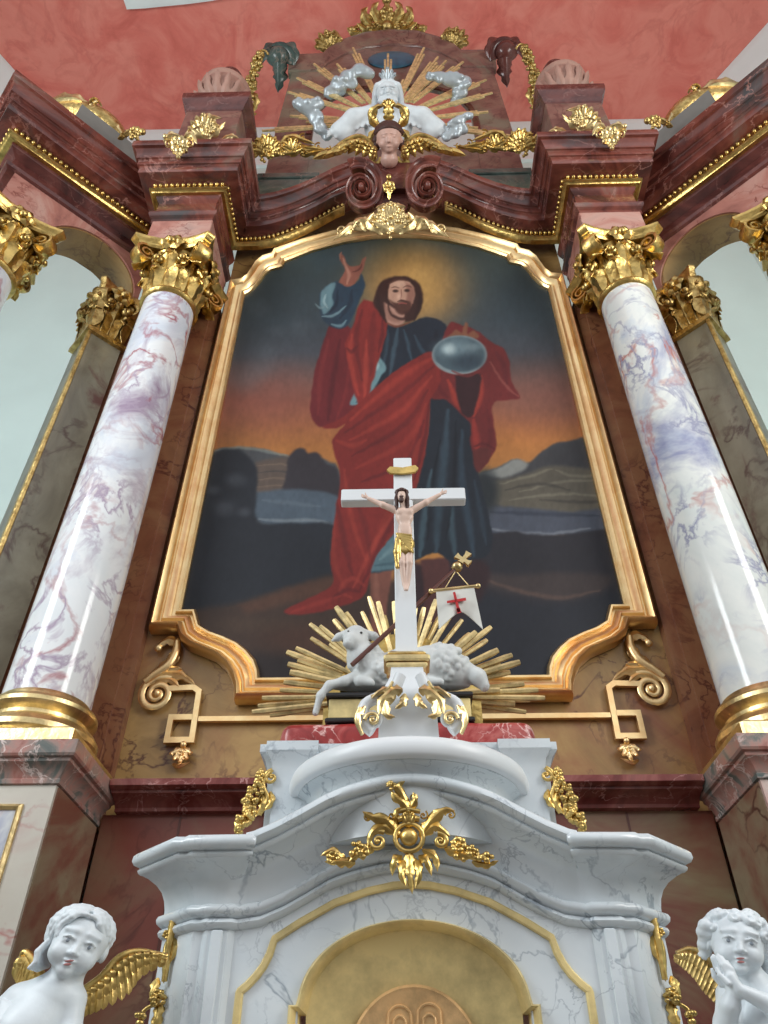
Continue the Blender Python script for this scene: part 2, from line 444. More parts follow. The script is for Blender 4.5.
M['wool'] = plain('white_wool', (206, 210, 210), .5, var=.06, bscale=60)
M['silver'] = plain('silvered_cloud', (182, 192, 198), .4, metal=.4, bump=.12, bscale=14, var=.06)
M['plaster'] = plain('white_plaster', (214, 234, 231), .8, var=.02, bscale=4)
M['stucco'] = plain('white_stucco', (240, 244, 245), .7, var=.02, bscale=4)
M['pinkwall'] = marble('pink_lime_plaster', [(.25, (206, 98, 88)), (.42, (228, 122, 110)), (.56, (238, 144, 130)), (.72, (230, 126, 114))], .9, vein=(200, 92, 84), vscale=1.3, vwidth=.05, rough=.85, distort=.9, vamt=.35)
M['floor'] = plain('stone_floor', (112, 102, 92), .6, var=.1, bscale=3)
M['blue'] = plain('blue_paint', (38, 96, 122), .4, var=.1)
M['green'] = marble('verdigris_marble', [(.3, (44, 56, 54)), (.5, (74, 90, 86)), (.7, (96, 106, 98))], 2.5, vein=(130, 120, 110), rough=.25)
M['mauve'] = marble('mauve_marble', [(.3, (92, 64, 60)), (.5, (126, 92, 84)), (.7, (148, 122, 106))], 2.2, vein=(80, 48, 48), rough=.28, patch=(124, 120, 104), pscale=1.0)
M['urn'] = plain('rose_stone', (178, 138, 124), .5, var=.1, bscale=14, bump=.1)
M['dark'] = plain('black_paint', (30, 28, 28), .4)
M['cushion'] = marble('red_marbled_cushion', [(.3, (118, 32, 32)), (.5, (156, 52, 50)), (.66, (186, 98, 92)), (.8, (118, 38, 38))], 9, vein=(230, 190, 184), vscale=12, vwidth=.03, rough=.3)
M['redpaint'] = plain('red_paint', (184, 34, 36), .5)
M['wood'] = plain('red_brown_staff', (92, 52, 44), .4)
M['linen'] = plain('white_banner', (212, 212, 206), .6, var=.03)

# ------------------------------------------------------------------ measuring: a point seen in the photograph at a known depth, and carving frames
_th, _ya = math.radians(40.3), math.radians(-1.22)
_f = Vector((math.sin(_ya) * math.cos(_th), math.cos(_ya) * math.cos(_th), math.sin(_th))); _r = Vector((math.cos(_ya), -math.sin(_ya), 0)); _u = _r.cross(_f)
EYE = Vector((-.027, 0, 1.7))
def at(px, py, Y):
    d = _f * 760 + _r * (px - 384) + _u * (512 - py)
    return EYE + d * (Y / d.y)
def proj(p):
    d = V3(p) - EYE; z = d.dot(_f); return 384 + 760 * d.dot(_r) / z, 512 - 760 * d.dot(_u) / z
def carve(px, py, Y, lean=1.0, dx=None):
    """frame for a carved piece standing at that point: x across, z up the piece, y into its depth; lean 0 upright, 1 tipped forward to face the nave"""
    p = at(px, py, Y); d = (p - EYE).normalized(); x = Vector((1, 0, 0)) if dx is None else V3(dx).normalized()
    face = (x.cross(d)).normalized(); z = (Vector((0, 0, 1)) * (1 - lean) + face * lean)
    z = (z - x * z.dot(x)).normalized(); y = z.cross(x).normalized()
    e = 1e-3; q = proj(p); a = proj(p + x * e); c = proj(p + z * e)
    sx = e / math.hypot(a[0] - q[0], a[1] - q[1]); sz = e / math.hypot(c[0] - q[0], c[1] - q[1])
    sy = sx
    return Matrix(((x.x * sx, y.x * sy, z.x * sz, p.x), (x.y * sx, y.y * sy, z.y * sz, p.y), (x.z * sx, y.z * sy, z.z * sz, p.z), (0, 0, 0, 1)))

# ------------------------------------------------------------------ the room
CEIL = 17.5
def room():
    f = MB(); f.box(-9.8, 8.6, -9, 7.6, -.3, 0); struct(f.build('floor', M['floor']))
    c = MB(); c.box(-9.8, 8.6, -2, 7.6, CEIL, CEIL + .3); struct(c.build('ceiling', M['pinkwall']))
    w = MB(); w.box(-6.72, 5.95, 7.0, 7.38, 0, CEIL); struct(w.build('wall_back', M['plaster']))
    def diag(name, p, q, mat):
        p = Vector(p); q = Vector(q); d = (q - p).normalized(); n = Vector((-d.y, d.x)) * .3
        if n.dot(-(p + q) / 2 + Vector((0, 3))) > 0: n = -n
        b = MB(); b.prism([p, q, q + n, p + n], lambda v: (v[0], v[1], 0), lambda v: (v[0], v[1], CEIL)); struct(b.build(name, mat))
    diag('wall_diagonal_left', (-6.76, 7.0), (-9.3, 2.56), M['plaster'])
    diag('wall_diagonal_right', (5.95, 7.0), (7.5, 4.72), M['plaster'])
    diag('wall_left', (-9.3, 2.56), (-9.3, -2), M['plaster'])
    diag('wall_right', (7.5, 4.72), (7.5, -2), M['plaster'])
    # white cornice running round under the ceiling
    prof = [(0, CEIL - .9), (.06, CEIL - .9), (.08, CEIL - .62), (.2, CEIL - .5), (.24, CEIL - .3), (.36, CEIL - .16), (.4, CEIL - .005), (0, CEIL - .005)]
    b = MB(); b.sweep(prof, [(-9.3, 2.56), (-6.76, 7.0), (5.97, 7.0), (7.52, 4.72), (7.52, -2)], closed_prof=True)
    struct(b.build('trim_1', M['stucco']))
    # stucco panel moulding on the ceiling towards the nave
    b = MB(); pts = curve2([(-4.75, 3.6), (-4.72, 4.47), (-3.3, 4.40), (-1.6, 4.3), (0, 4.05), (1.6, 4.0)], 24)
    pts = [(-4.9, 3.0), (-4.74, 4.47)] + curve2([(-4.4, 4.46), (-3.1, 4.36), (-1.5, 4.1), (0, 3.8), (1.6, 3.6)], 14)
    b.sweep([(0, CEIL - .004), (0, CEIL - .1), (.12, CEIL - .14), (.24, CEIL - .1), (.3, CEIL - .004)], pts, closed_prof=True)
    struct(b.build('trim_2', M['stucco']))
room()

# ------------------------------------------------------------------ wing coordinates (a along the wing, n towards the viewer)
R2 = math.sqrt(.5)
def wp(a, n, z): return (-2.5 - a * R2 + n * R2, 4.25 - a * R2 - n * R2, z)
def wp2(a, n): return wp(a, n, 0)[:2]

SIDES = (('left', -1), ('right', 1))
def side_iter():
    for nm, s in SIDES:
        MIR[0] = 1 if s < 0 else -1
        yield nm
    MIR[0] = 1

# ------------------------------------------------------------------ capitals and columns
def capital_parts(parent, c, r, H, W, rot=0.0, gm='gold', sq=False, name='capital'):
    """carved gilt capital: bell with two rows of curled leaves; corner volutes and abacus are sub-parts"""
    cx, cy, z0 = c
    def P(x, y, z):
        ca, sa = math.cos(rot), math.sin(rot); return (cx + x * ca - y * sa, cy + x * sa + y * ca, z0 + z)
    b = MB()
    if sq:
        b.loft([[P(x * k, y * k, z) for x, y in ((-1, -1), (1, -1), (1, 1), (-1, 1))] for k, z in ((r * .98, 0), (r * .98, H * .5), (r * 1.12, H * .86))], caps=True)
    else:
        b.lathe([(r * 1.0, 0), (r * .98, H * .45), (r * 1.08, H * .72), (r * 1.3, H * .88)], (cx, cy, z0), 28)
    # necking ring
    if sq:
        b.loft([[P(x * k, y * k, z) for x, y in ((-1, -1), (1, -1), (1, 1), (-1, 1))] for k, z in ((r * 1.0, -.06), (r * 1.16, -.05), (r * 1.16, 0.0), (r * 1.0, .01))], caps=True)
    else:
        b.lathe([(r * .99, -.05), (r * 1.06, -.045), (r * 1.14, -.02), (r * 1.1, .008), (r * .99, .015)], (cx, cy, z0), 32)
    def leafat(ang, zb, h, w, out, curl):
        u = Vector((math.cos(ang), math.sin(ang), 0))
        k = 1.0
        if sq: k = 1 / max(abs(u.x), abs(u.y)) * .98
        rr = r * k
        pts = [(rr * 1.0, zb), (rr + .012, zb + h * .45), (rr + out * .5, zb + h * .86), (rr + out, zb + h), (rr + out * 1.25, zb + h - curl)]
        b.leaf([P(u.x * p, u.y * p, z) for p, z in pts], w, Vector(P(u.x, u.y, 0)) - Vector(P(0, 0, 0)), lobes=3, cup=.35, thick=.2, nt=15, shape=.55, rib=.25)
    n = 8
    for k in range(n): leafat(2 * PI * (k + .5) / n, .02, H * .36, r * .46, r * .36, H * .08)
    for k in range(n): leafat(2 * PI * k / n, .04, H * .62, r * .46, r * .44, H * .1)
    for k in range(16):                                             # small upright tongues filling the upper bell
        leafat(2 * PI * (k + .25) / 16, H * .38, H * .36, r * .2, r * .3, H * .05)
    # curling stalks and little rosettes
    rr_ = random.Random(3)
    for k in range(8):
        a = 2 * PI * (k + .5) / 8; u = Vector((math.cos(a), math.sin(a), 0)); kk = (1 / max(abs(u.x), abs(u.y))) if sq else 1
        p = Vector(P(u.x * r * 1.22 * kk, u.y * r * 1.22 * kk, H * .6)); uu = Vector(P(u.x, u.y, 0)) - Vector(P(0, 0, 0)); sd = uu.cross(Vector((0, 0, 1)))
        b.spiral(p, sd, (0, 0, 1), H * .11, H * .03, 1.4, -PI / 2, H * .022, H * .04, 22, sgn=1 if k % 2 else -1, rnd=True)
        b.ell(p + uu * H * .05, H * .05, 8, 6)
    cap = b.build(name, M[gm], parent)
    # volutes at the corners
    for k in range(4):
        a = PI / 4 + k * PI / 2; u = Vector((math.cos(a), math.sin(a), 0)); uw = Vector(P(u.x, u.y, 0)) - Vector(P(0, 0, 0))
        v = MB(); d = W * 1.23 - H * .14
        cc = Vector(P(u.x * d, u.y * d, H * .7)); sd = uw.cross(Vector((0, 0, 1)))
        v.spiral(cc, uw, (0, 0, 1), H * .17, H * .03, 1.9, PI * .62, H * .032, H * .1, 40, sgn=-1)
        v.ell(cc, (H * .06,) * 3, 10, 7)
        a0 = cc + uw * (H * .17 * math.cos(PI * .62)) + Vector((0, 0, H * .17 * math.sin(PI * .62)))
        v.tube(curve([P(u.x * r * 1.05, u.y * r * 1.05, H * .42), Vector(P(u.x * r * 1.25, u.y * r * 1.25, H * .68)), a0 + uw * .004], 10), [H * .04, H * .05, H * .04], 8)
        v.leaf([cc + Vector((0, 0, -H * .05)) - uw * H * .05, cc + Vector((0, 0, -H * .22)) + uw * H * .02, cc + Vector((0, 0, -H * .3)) + uw * H * .12], H * .11, uw, lobes=2, thick=.25, nt=9)
        v.build('volute', M[gm], cap)
    # abacus with hollowed sides
    ab = MB(); pts = []
    for k in range(4):
        a = PI / 4 + k * PI / 2; u = Vector((math.cos(a), math.sin(a))); t = Vector((-u.y, u.x)); ch = W * .11
        nx = Vector((math.cos(a + PI / 2), math.sin(a + PI / 2))); tn = Vector((-nx.y, nx.x))
        p0 = u * W * 1.38 + t * ch; p1 = nx * W * 1.38 - tn * ch
        pts.append(u * W * 1.38 - t * ch); pts.append(p0)
        md = (p0 + p1) / 2; inw = -md.normalized() * W * .2
        for q in (.15, .3, .5, .7, .85): pts.append(p0.lerp(p1, q) + inw * 4 * q * (1 - q))
    ab.loft([[P(p.x * s, p.y * s, z) for p in pts] for s, z in ((.84, H * .84), (.9, H * .87), (.9, H * .9), (.98, H * .94), (1, H * .96), (1, H))], caps=True)
    ab.build('abacus', M[gm], cap)
    for k in range(4):
        a = k * PI / 2; u = Vector((math.cos(a), math.sin(a), 0)); uw = Vector(P(u.x, u.y, 0)) - Vector(P(0, 0, 0)); sd = uw.cross(Vector((0, 0, 1)))
        f = MB(); cc = Vector(P(u.x * W * .86, u.y * W * .86, H * .88))
        for j in range(6):
            q = 2 * PI * j / 6; dd = sd * math.cos(q) + Vector((0, 0, 1)) * math.sin(q)
            f.leaf([cc, cc + dd * H * .1 + uw * H * .05, cc + dd * H * .19 + uw * H * .02], H * .085, uw, thick=.4, nt=8, shape=1.0, ns=5)
        f.ell(cc + uw * H * .04, H * .06, 8, 6)
        f.build('rosette', M[gm], cap)
    return cap

def column(x, y, label, mat, group, zb=3.28, rot=0.0):
    t = thing('marble_column', label, 'column', (x, y, zb), group)
    b = MB()
    b.lathe([(.255, .10), (.315, .105), (.338, .14), (.338, .17), (.315, .205), (.282, .212), (.268, .235), (.268, .255), (.282, .27), (.288, .275), (.304, .295), (.304, .318), (.288, .34), (.262, .345), (.252, .375), (.244, .385), (.22, .385)], (x, y, zb), 56)
    base = b.build('base', M['gold_pale'], t, 30)
    p = MB(); p.box(-.36, .36, -.36, .36, 0, .105, .012)
    ca, sa = math.cos(rot), math.sin(rot); p.v = [(x + q[0] * ca - q[1] * sa, y + q[0] * sa + q[1] * ca, zb + q[2]) for q in p.v]
    p.build('plinth', M['gold_pale'], base, 30)
    s = MB(); H0, H1 = .38, 4.24
    s.lathe([(.247 - .024 * max(0, (k / 14 - .3) / .7) ** 1.5, H0 + (H1 - H0) * k / 14) for k in range(15)], (x, y, zb), 56)
    s.build('shaft', mat, t, 60)
    capital_parts(t, (x, y, zb + 4.24), .226, .66, .37, rot)
    return t

def pedestal(xf, label, group, half=.35, cor=.08):
    """pedestal block; xf(u, v, z): u across, v towards the back"""
    t = thing('column_pedestal', label, 'pedestal', xf(0, 0, 0), group)
    b = MB()
    b.loft([[xf(u, v, z) for u, v in ((-half, -.35), (half, -.35), (half, .26), (-half, .26))] for z in (0, 3.08)], caps=True)
    bx = b.build('body', M['ped'], t, 30)
    fc = MB(); sd = 1 if xf(1, 0, 0)[0] > xf(0, 0, 0)[0] else -1; fc.loft([[xf(half + q, v, z) for v, z in ((-.33, 0), (.26, 0), (.26, 3.075), (-.33, 3.075))] for q in (-.004, .008)], caps=True); fc.build('side_facing', M['ped_side'], bx, 30)
    prof = [(0, 3.08), (.014, 3.085), (.016, 3.105), (.008, 3.112), (.016, 3.135), (.034, 3.165), (.056, 3.18), (.058, 3.195), (.075, 3.2), (.082, 3.212), (.082, 3.28)]
    c = MB(); rings = []
    for o, z in prof: rings.append([xf(u, v, z) for u, v in ((-half - o, -.35 - o), (half + o, -.35 - o), (half + o, .27), (-half - o, .27))])
    c.loft(rings, caps=True); c.build('cornice', M['ledge'], t, 30)
    fr = MB(); inn = [(-half + .16, 1.4), (half - .16, 1.4), (half - .16, 2.96), (-half + .16, 2.96)]; out = [(u + (.03 if u > 0 else -.03), z + (.03 if z > 2 else -.03)) for u, z in inn]
    rings = [[xf(a[0] + (b_[0] - a[0]) * q, -.35 - d, a[1] + (b_[1] - a[1]) * q) for q, d in ((0, -.004), (.1, .012), (.5, .02), (.9, .012), (1, -.004))] for a, b_ in zip(inn, out)]
    fr.loft(rings, loop=True); fr.build('panel_frame', M['gold_pale'], bx, 30)
    pn = MB(); pn.loft([[xf(u, v, z) for u, z in inn] for v in (-.349, -.353)], caps=True); pn.build('panel', M['column_b'], bx, 30)
    return t

for nm in side_iter():
    s = -1 if nm == 'left' else 1
    pedestal(lambda u, v, z: (-2.05 + u, 4.0 + v, z), 'pale marble pedestal with red cornice under the %s inner column' % nm, 'column pedestals')
    cw = wp(1.19, -.30, 0)
    pedestal(lambda u, v, z: (cw[0] + (u + v) * -R2 * -1 * R2 / R2 * 1 if False else cw[0] + u * R2 - v * R2, cw[1] + u * R2 + v * R2, z), 'pedestal under the gilt-capped column at the %s edge of the picture' % nm, 'column pedestals')
    column(-2.05, 4.0, {'left': 'white column with violet-red veins and gilt capital, left of the painting', 'right': 'white column with blue and rust veins and gilt capital, right of the painting'}[nm], M['column'] if nm == 'left' else M['column_b'], 'marble columns')
    column(cw[0], cw[1], 'outermost column cut by the %s picture edge, only its gilt capital showing' % nm, M['column'] if nm == 'left' else M['column_b'], 'marble columns', rot=PI / 4)

# ------------------------------------------------------------------ arch screens in the wings, with pilaster
for nm in side_iter():
    t = thing('corner_pilaster', 'grey-green marble pilaster with small gilt capital behind the %s column' % nm, 'pilaster', wp(.12, -.3, 0), 'corner pilasters')
    b = MB(); b.loft([[wp(a, n, z) for a, n in ((-.04, -.16), (.27, -.16), (.27, -.5), (-.04, -.5))] for z in (0, 7.5)], caps=True); b.build('shaft', M['olive'], t, 30)
    b = MB(); b.loft([[wp(a, n, z) for a, n in ((.255, -.15), (.262, -.138), (.282, -.138), (.29, -.15), (.29, -.2), (.255, -.2))] for z in (3.2, 7.46)], caps=True); b.build('edge_strip', M['gold_old'], t, 30)
    b = MB(); b.loft([[wp(a, n, z) for a, n in ((-.035, -.1), (.33, -.1), (.33, -.54), (-.035, -.54))] for z in (2.9, 3.28)], caps=True); b.build('base', M['ledge_red'], t, 30)
    capital_parts(t, wp(.12, -.32, 7.5), .165, .68, .24, PI / 4, 'gold_old', True)
    # arch panel
    ar = thing('wing_arch', 'brown marble arch opening between pilaster and outer column, %s side' % nm, 'arch', wp(.6, -.3, 8.18), 'wing arches')
    el = [(.5 + .47 * math.cos(q), 8.2 + .52 * math.sin(q)) for q in np.linspace(0, PI, 25)]
    b = MB(); n0, n1 = -.12, -.52
    # front/back as strips so the faces stay clean
    bot = [(-.02, 8.19), (.02, 8.19)] + el[::-1] + [(.98, 8.19), (1.42, 8.19)]
    rings = []
    for a, z in bot: rings.append([wp(a, n0, z), wp(a, n0, 8.795), wp(a, n1, 8.795), wp(a, n1, z)])
    b.loft(rings, caps=True); b.build('panel', M['pink'], ar, 30)
    so = MB(); rings = []
    for a, z in el: rings.append([wp(.5 + (a - .5) * k, n, 8.2 + (z - 8.2) * k) for n, k in ((n0 - .02, .999), (n0 - .02, .97), (n1 + .0, .97), (n1 + .0, .999))])
    so.loft(rings, caps=True); so.build('soffit', M['brown'], ar, 30)

# ------------------------------------------------------------------ retable wall and ledge
ZC = [(-1.71, 0), (-1.45, 0), (-1.3, .05), (-1.14, .15), (-.98, .28), (-.83, .43), (-.68, .6), (-.5, .75), (-.36, .8)]
def zrise(x):
    x = -abs(x); return float(np.interp(x, [p[0] for p in ZC], [p[1] for p in ZC]))
def retable():
    t = thing('retable_backdrop', 'brown and rust marble wall behind the painting and columns', 'altarpiece wall', (0, 4.7, 0))
    xs = list(np.linspace(-1.75, 1.75, 57)); b = MB()
    b.loft([[(x, 4.5, 3.1), (x, 4.5, 9.45 + zrise(x)), (x, 4.9, 9.45 + zrise(x)), (x, 4.9, 3.1)] for x in xs], caps=True)
    b.build('field', M['brown'], t, 30)
    for s in (-1, 1):
        x0, x1 = sorted((s * 1.75, s * 2.57)); b = MB(); b.prism([(s * x, y) for x, y in ((1.75, 4.42), (2.602, 4.42), (2.81, 4.63), (2.81, 4.9), (1.75, 4.9))], lambda v: (v[0], v[1], 3.1), lambda v: (v[0], v[1], 8.15)); b.build('side_strip', M['rust'], t, 30)
        x0, x1 = sorted((s * 1.83, s * 2.3)); b = MB(); b.box(x0, x1, 4.4, 4.44, 3.1, 8.15); b.build('back_pilaster', M['rust'], t, 30)
    b = MB(); b.box(-1.69, 1.69, 4.3, 4.9, 0, 3.155); b.box(-2.5, -1.75, 4.43, 4.9, 0, 3.12); b.box(1.75, 2.5, 4.43, 4.9, 0, 3.12); b.build('lower_wall', M['wallred'], t, 30)
    b = MB()
    for x in (-1.25, -.62, .0, .66, 1.22): b.box(x - .006, x + .006, 4.297, 4.31, 0, 3.15)
    b.build('joint', M['wood'], t, 30)
    b = MB(); b.sweep([(0, 3.155), (.03, 3.157), (.034, 3.175), (.04, 3.18), (.06, 3.2), (.1, 3.215), (.14, 3.22), (.142, 3.232), (.172, 3.235), (.19, 3.245), (.19, 3.28), (-.25, 3.28), (-.25, 3.155)], [(-1.612, 4.28), (1.612, 4.28)], closed_prof=True)
    b.build('ledge', M['ledge_red'], t, 30)
retable()

# ------------------------------------------------------------------ entablature
def beads(path, zoff, mb, step=.056, r=.021, z=9.2, out=.018):
    """row of small beads along a plan path"""
    P = [Vector((p[0], p[1], (zoff[i] if zoff else 0))) for i, p in enumerate(path)]
    for i in range(len(P) - 1):
        a, b_ = P[i], P[i + 1]; d = b_ - a; L = d.length
        if L < step * .5: continue
        dn = Vector((d.x, d.y, 0)).normalized(); nr = Vector((dn.y, -dn.x, 0)); k = max(1, int(round(L / step)))
        for j in range(k):
            c = a + d * ((j + .5) / k) + nr * out + Vector((0, 0, z)); mb.ell(c, (r, r, r * 1.35), 8, 6)

COR = [(-.25, 9.245), (.02, 9.245), (.03, 9.25), (.128, 9.255), (.132, 9.265), (.132, 9.36), (.14, 9.37), (.156, 9.375), (.157, 9.385), (.157, 9.455), (.163, 9.465), (.18, 9.47), (.181, 9.48), (.184, 9.52), (.194, 9.565), (.21, 9.6), (.214, 9.612), (.24, 9.618), (.243, 9.63), (.243, 9.72), (-.25, 9.72)]
BEAD = [(-.06, 9.10), (-.01, 9.10), (.006, 9.12), (.022, 9.125), (.022, 9.15), (.005, 9.155), (.0, 9.245), (-.06, 9.245)]
CORN = [(-.1, 9.24)] + COR[1:-1] + [(-.1, 9.72)]
FRZ = [(-.06 - .03, 8.62), (-.07, 8.62), (-.07, 8.7), (-.045, 8.72), (-.035, 8.75), (-.035, 8.79), (-.075, 8.81), (-.08, 9.02), (-.05, 9.06), (-.035, 9.12), (-.09, 9.12)]

def volute_scroll():
    """the rolled end of the cornice, a spiral tipped a little towards the nave"""
    F0 = carve(361, 187, 3.9, .5); b = MB(); rings = []; nt = 110
    for i in range(nt + 1):
        q = i / nt; ang = PI / 2 + .5 - q * 2 * PI * 2.6
        r = 33 * math.exp(-1.95 * q) * (1 if q < .8 else 1 - .1 * (q - .8) / .2); w = r * .36 + .3; r2 = max(.2, r - w)
        kx = .88
        def pt(rr, y): return F0 @ Vector((kx * rr * math.cos(ang), y, rr * math.sin(ang)))
        f = -1.5 * q
        rings.append([pt(r, f + 3), pt(r, f + .8), pt(r - w * .12, f), pt(r - w * .3, f + .6), pt(r - w * .42, f + 2.2), pt(r - w * .62, f + 2.2), pt(r - w * .74, f + .8), pt(r - w * .88, f + .2), pt(r2, f + 1), pt(r2, 11), pt(r, 11)])
    b.loft(rings, caps=True)
    b.ell(F0 @ Vector((0, 0, 0)), (.035, .05, .05), 12, 8)
    return b

def entablature():
    t = thing('entablature', 'dark red marble entablature over the painting, rising into two scrolls', 'entablature', (0, 4.0, 8.16))
    # dark keystone between the scrolls
    b = MB(); b.loft([[(x, y, z) for x, z in ((-.2, 9.75), (.2, 9.75), (.26, 10.35), (-.26, 10.35))] for y in (4.04, 4.2)], caps=True)
    b.loft([[(x, y, z) for x, z in ((-.1, 9.3), (.1, 9.3), (.2, 9.75), (-.2, 9.75))] for y in (4.1, 4.2)], caps=True)
    b.build('keystone', M['red_dark'], t, 30)
    for nm in side_iter():
        path = [(-2.80, 3.95), (-2.45, 4.30), (-2.45, 3.7), (-1.71, 3.7), (-1.71, 4.3)]; zo = [0, 0, 0, 0, 0]
        for x in np.linspace(-1.62, -.42, 26): path.append((x, 4.3)); zo.append(zrise(x))
        b = MB(); b.sweep(CORN, path, zo, closed_prof=True, drop=(1, 0)); b.build('cornice', M['red'], t, 30)
        g = MB(); g.sweep(BEAD, path[:-3], zo[:-3], closed_prof=True, drop=(1, 0)); beads(path[1:-3], zo[1:-3], g); g.build('bead_moulding', M['gold'], t, 50)
        fr = MB(); fr.sweep(FRZ, [(-2.80, 3.95), (-2.45, 4.30), (-2.45, 3.7), (-1.71, 3.7), (-1.71, 4.49)], closed_prof=True, drop=(1, 0)); fr.box(-2.36, -1.78, 3.8, 4.4, 8.6, 9.3); fr.build('frieze', M['red'], t, 30)
        a = MB(); a.box(-2.36, -1.77, 3.76, 4.45, 8.19, 8.64, .006); a.box(-2.37, -1.76, 3.74, 4.45, 8.186, 8.215); a.build('architrave_block', M['pink'], t, 30)
        v = volute_scroll(); v.build('scroll', M['red'], t, 34)
        # block filling the core up to the cornice top
        c = MB(); c.box(-2.3, -1.8, 3.9, 4.45, 9.25, 9.715); c.build('core', M['green'], t, 30)
entablature()

for nm in side_iter():
    t = thing('wing_entablature', 'dark red marble entablature of the angled %s wing with gilt bead row' % nm, 'entablature', wp(.7, -.3, 8.8), 'wing entablatures')
    path = [wp2(1.62, -.75), wp2(1.62, 0), (-2.452, 4.298), (-2.452, 3.9)]
    b = MB(); b.sweep(CORN, path, closed_prof=True, drop=(0, 1)); b.build('cornice', M['red'], t, 30)
    g = MB(); g.sweep(BEAD, path, closed_prof=True, drop=(0, 1)); beads(path[:-1], None, g); g.build('bead_moulding', M['gold'], t, 50)
    f = MB(); f.sweep([(-.34, 8.8), (-.13, 8.8), (-.1, 8.82), (-.09, 8.86), (-.13, 8.88), (-.14, 9.02), (-.06, 9.06), (-.045, 9.12), (-.34, 9.12)], path[:2] + [wp2(.06, 0)], closed_prof=True)
    f.loft([[wp(a, n, z) for a, n in ((1.4, -.2), (-.1, -.2), (-.1, -.6), (1.4, -.6))] for z in (8.8, 9.7)], caps=True)
    f.build('frieze', M['red_dark'], t, 30)
# ------------------------------------------------------------------ the altarpiece painting and its frame
def smoothstep(x, a, b):
    t = np.clip((x - a) / (b - a), 0, 1); return t * t * (3 - 2 * t)

def vnoise(x, y, seed=0):
    rs = np.random.RandomState(seed); G = rs.rand(64, 64)
    xi = np.floor(x).astype(int); yi = np.floor(y).astype(int); fx = x - xi; fy = y - yi
    fx = fx * fx * (3 - 2 * fx); fy = fy * fy * (3 - 2 * fy)
    g = lambda a, b: G[a % 64, b % 64]
    return (g(xi, yi) * (1 - fx) + g(xi + 1, yi) * fx) * (1 - fy) + (g(xi, yi + 1) * (1 - fx) + g(xi + 1, yi + 1) * fx) * fy
def fbm(x, y, o=4, seed=0):
    s = 0; a = .5
    for k in range(o): s = s + a * vnoise(x * 2 ** k, y * 2 ** k, seed + k); a *= .5
    return s

class Canvas:
    def __init__(s, U, V):
        s.U, s.V = U, V; s.C = np.zeros(U.shape + (3,))
        s.wu = U + 2.2 * (fbm(U / 7, V / 7, 3, 11) - .45); s.wv = V + 2.2 * (fbm(U / 7, V / 7, 3, 23) - .45)
    def blend(s, m, c):
        s.C = s.C * (1 - m[..., None]) + np.array(c, float) * m[..., None]
    def dist(s, pts, closed=True, smooth=True, warp=True):
        U, V = (s.wu, s.wv) if warp else (s.U, s.V)
        if smooth and len(pts) > 2:
            n = len(pts) * 4
            P = curve2(list(pts) + ([pts[0]] if closed else []), n)
            if closed: P = P[:-1]
        else: P = pts
        x0 = min(p[0] for p in P) - 25; x1 = max(p[0] for p in P) + 25; y0 = min(p[1] for p in P) - 25; y1 = max(p[1] for p in P) + 25
        D = np.full(U.shape, 99.0); sel = (U > x0) & (U < x1) & (V > y0) & (V < y1)
        u, v = U[sel], V[sel]; d = np.full(u.shape, 99.0 ** 2); ins = np.zeros(u.shape, bool); T = np.zeros(u.shape)
        n = len(P)
        for i in range(n if closed else n - 1):
            a = P[i]; b = P[(i + 1) % n]; dx, dy = b[0] - a[0], b[1] - a[1]; L = dx * dx + dy * dy + 1e-9
            t = np.clip(((u - a[0]) * dx + (v - a[1]) * dy) / L, 0, 1)
            q = (u - a[0] - t * dx) ** 2 + (v - a[1] - t * dy) ** 2
            nw = q < d; d = np.where(nw, q, d); T = np.where(nw, (i + t) / max(1, n - 1), T)
            if closed:
                c = ((a[1] > v) != (b[1] > v)) & (u < (b[0] - a[0]) * (v - a[1]) / (b[1] - a[1] + 1e-12) + a[0]); ins ^= c
        d = np.sqrt(d)
        if closed: d = np.where(ins, -d, d)
        D[sel] = d; TT = np.zeros(U.shape); TT[sel] = T
        return D, TT
    def poly(s, pts, c, soft=1.2, smooth=True, amt=1.0):
        D, _ = s.dist(pts, True, smooth); m = amt * (1 - smoothstep(D, -soft, soft)); s.blend(m, c); return m
    def stroke(s, pts, w, c, amt=.8, soft=None, clip=None):
        if clip is not None: amt *= .8; w *= 1.1
        D, T = s.dist(pts, False); ww = w * (.35 + .65 * np.sin(np.pi * np.clip(T, .02, .98)))
        m = amt * (1 - smoothstep(D, ww * (.1 if soft is None else soft), ww))
        if clip is not None: m = m * clip
        s.blend(m, c)
    def ell(s, c, rx, ry, col, soft=.25, amt=1.0, rot=0, clip=None):
        x, y = s.U - c[0], s.V - c[1]; ca, sa = math.cos(rot), math.sin(rot)
        q = np.sqrt(((x * ca + y * sa) / rx) ** 2 + ((-x * sa + y * ca) / ry) ** 2)
        m = amt * (1 - smoothstep(q, 1 - soft, 1 + soft))
        if clip is not None: m = m * clip
        s.blend(m, col)

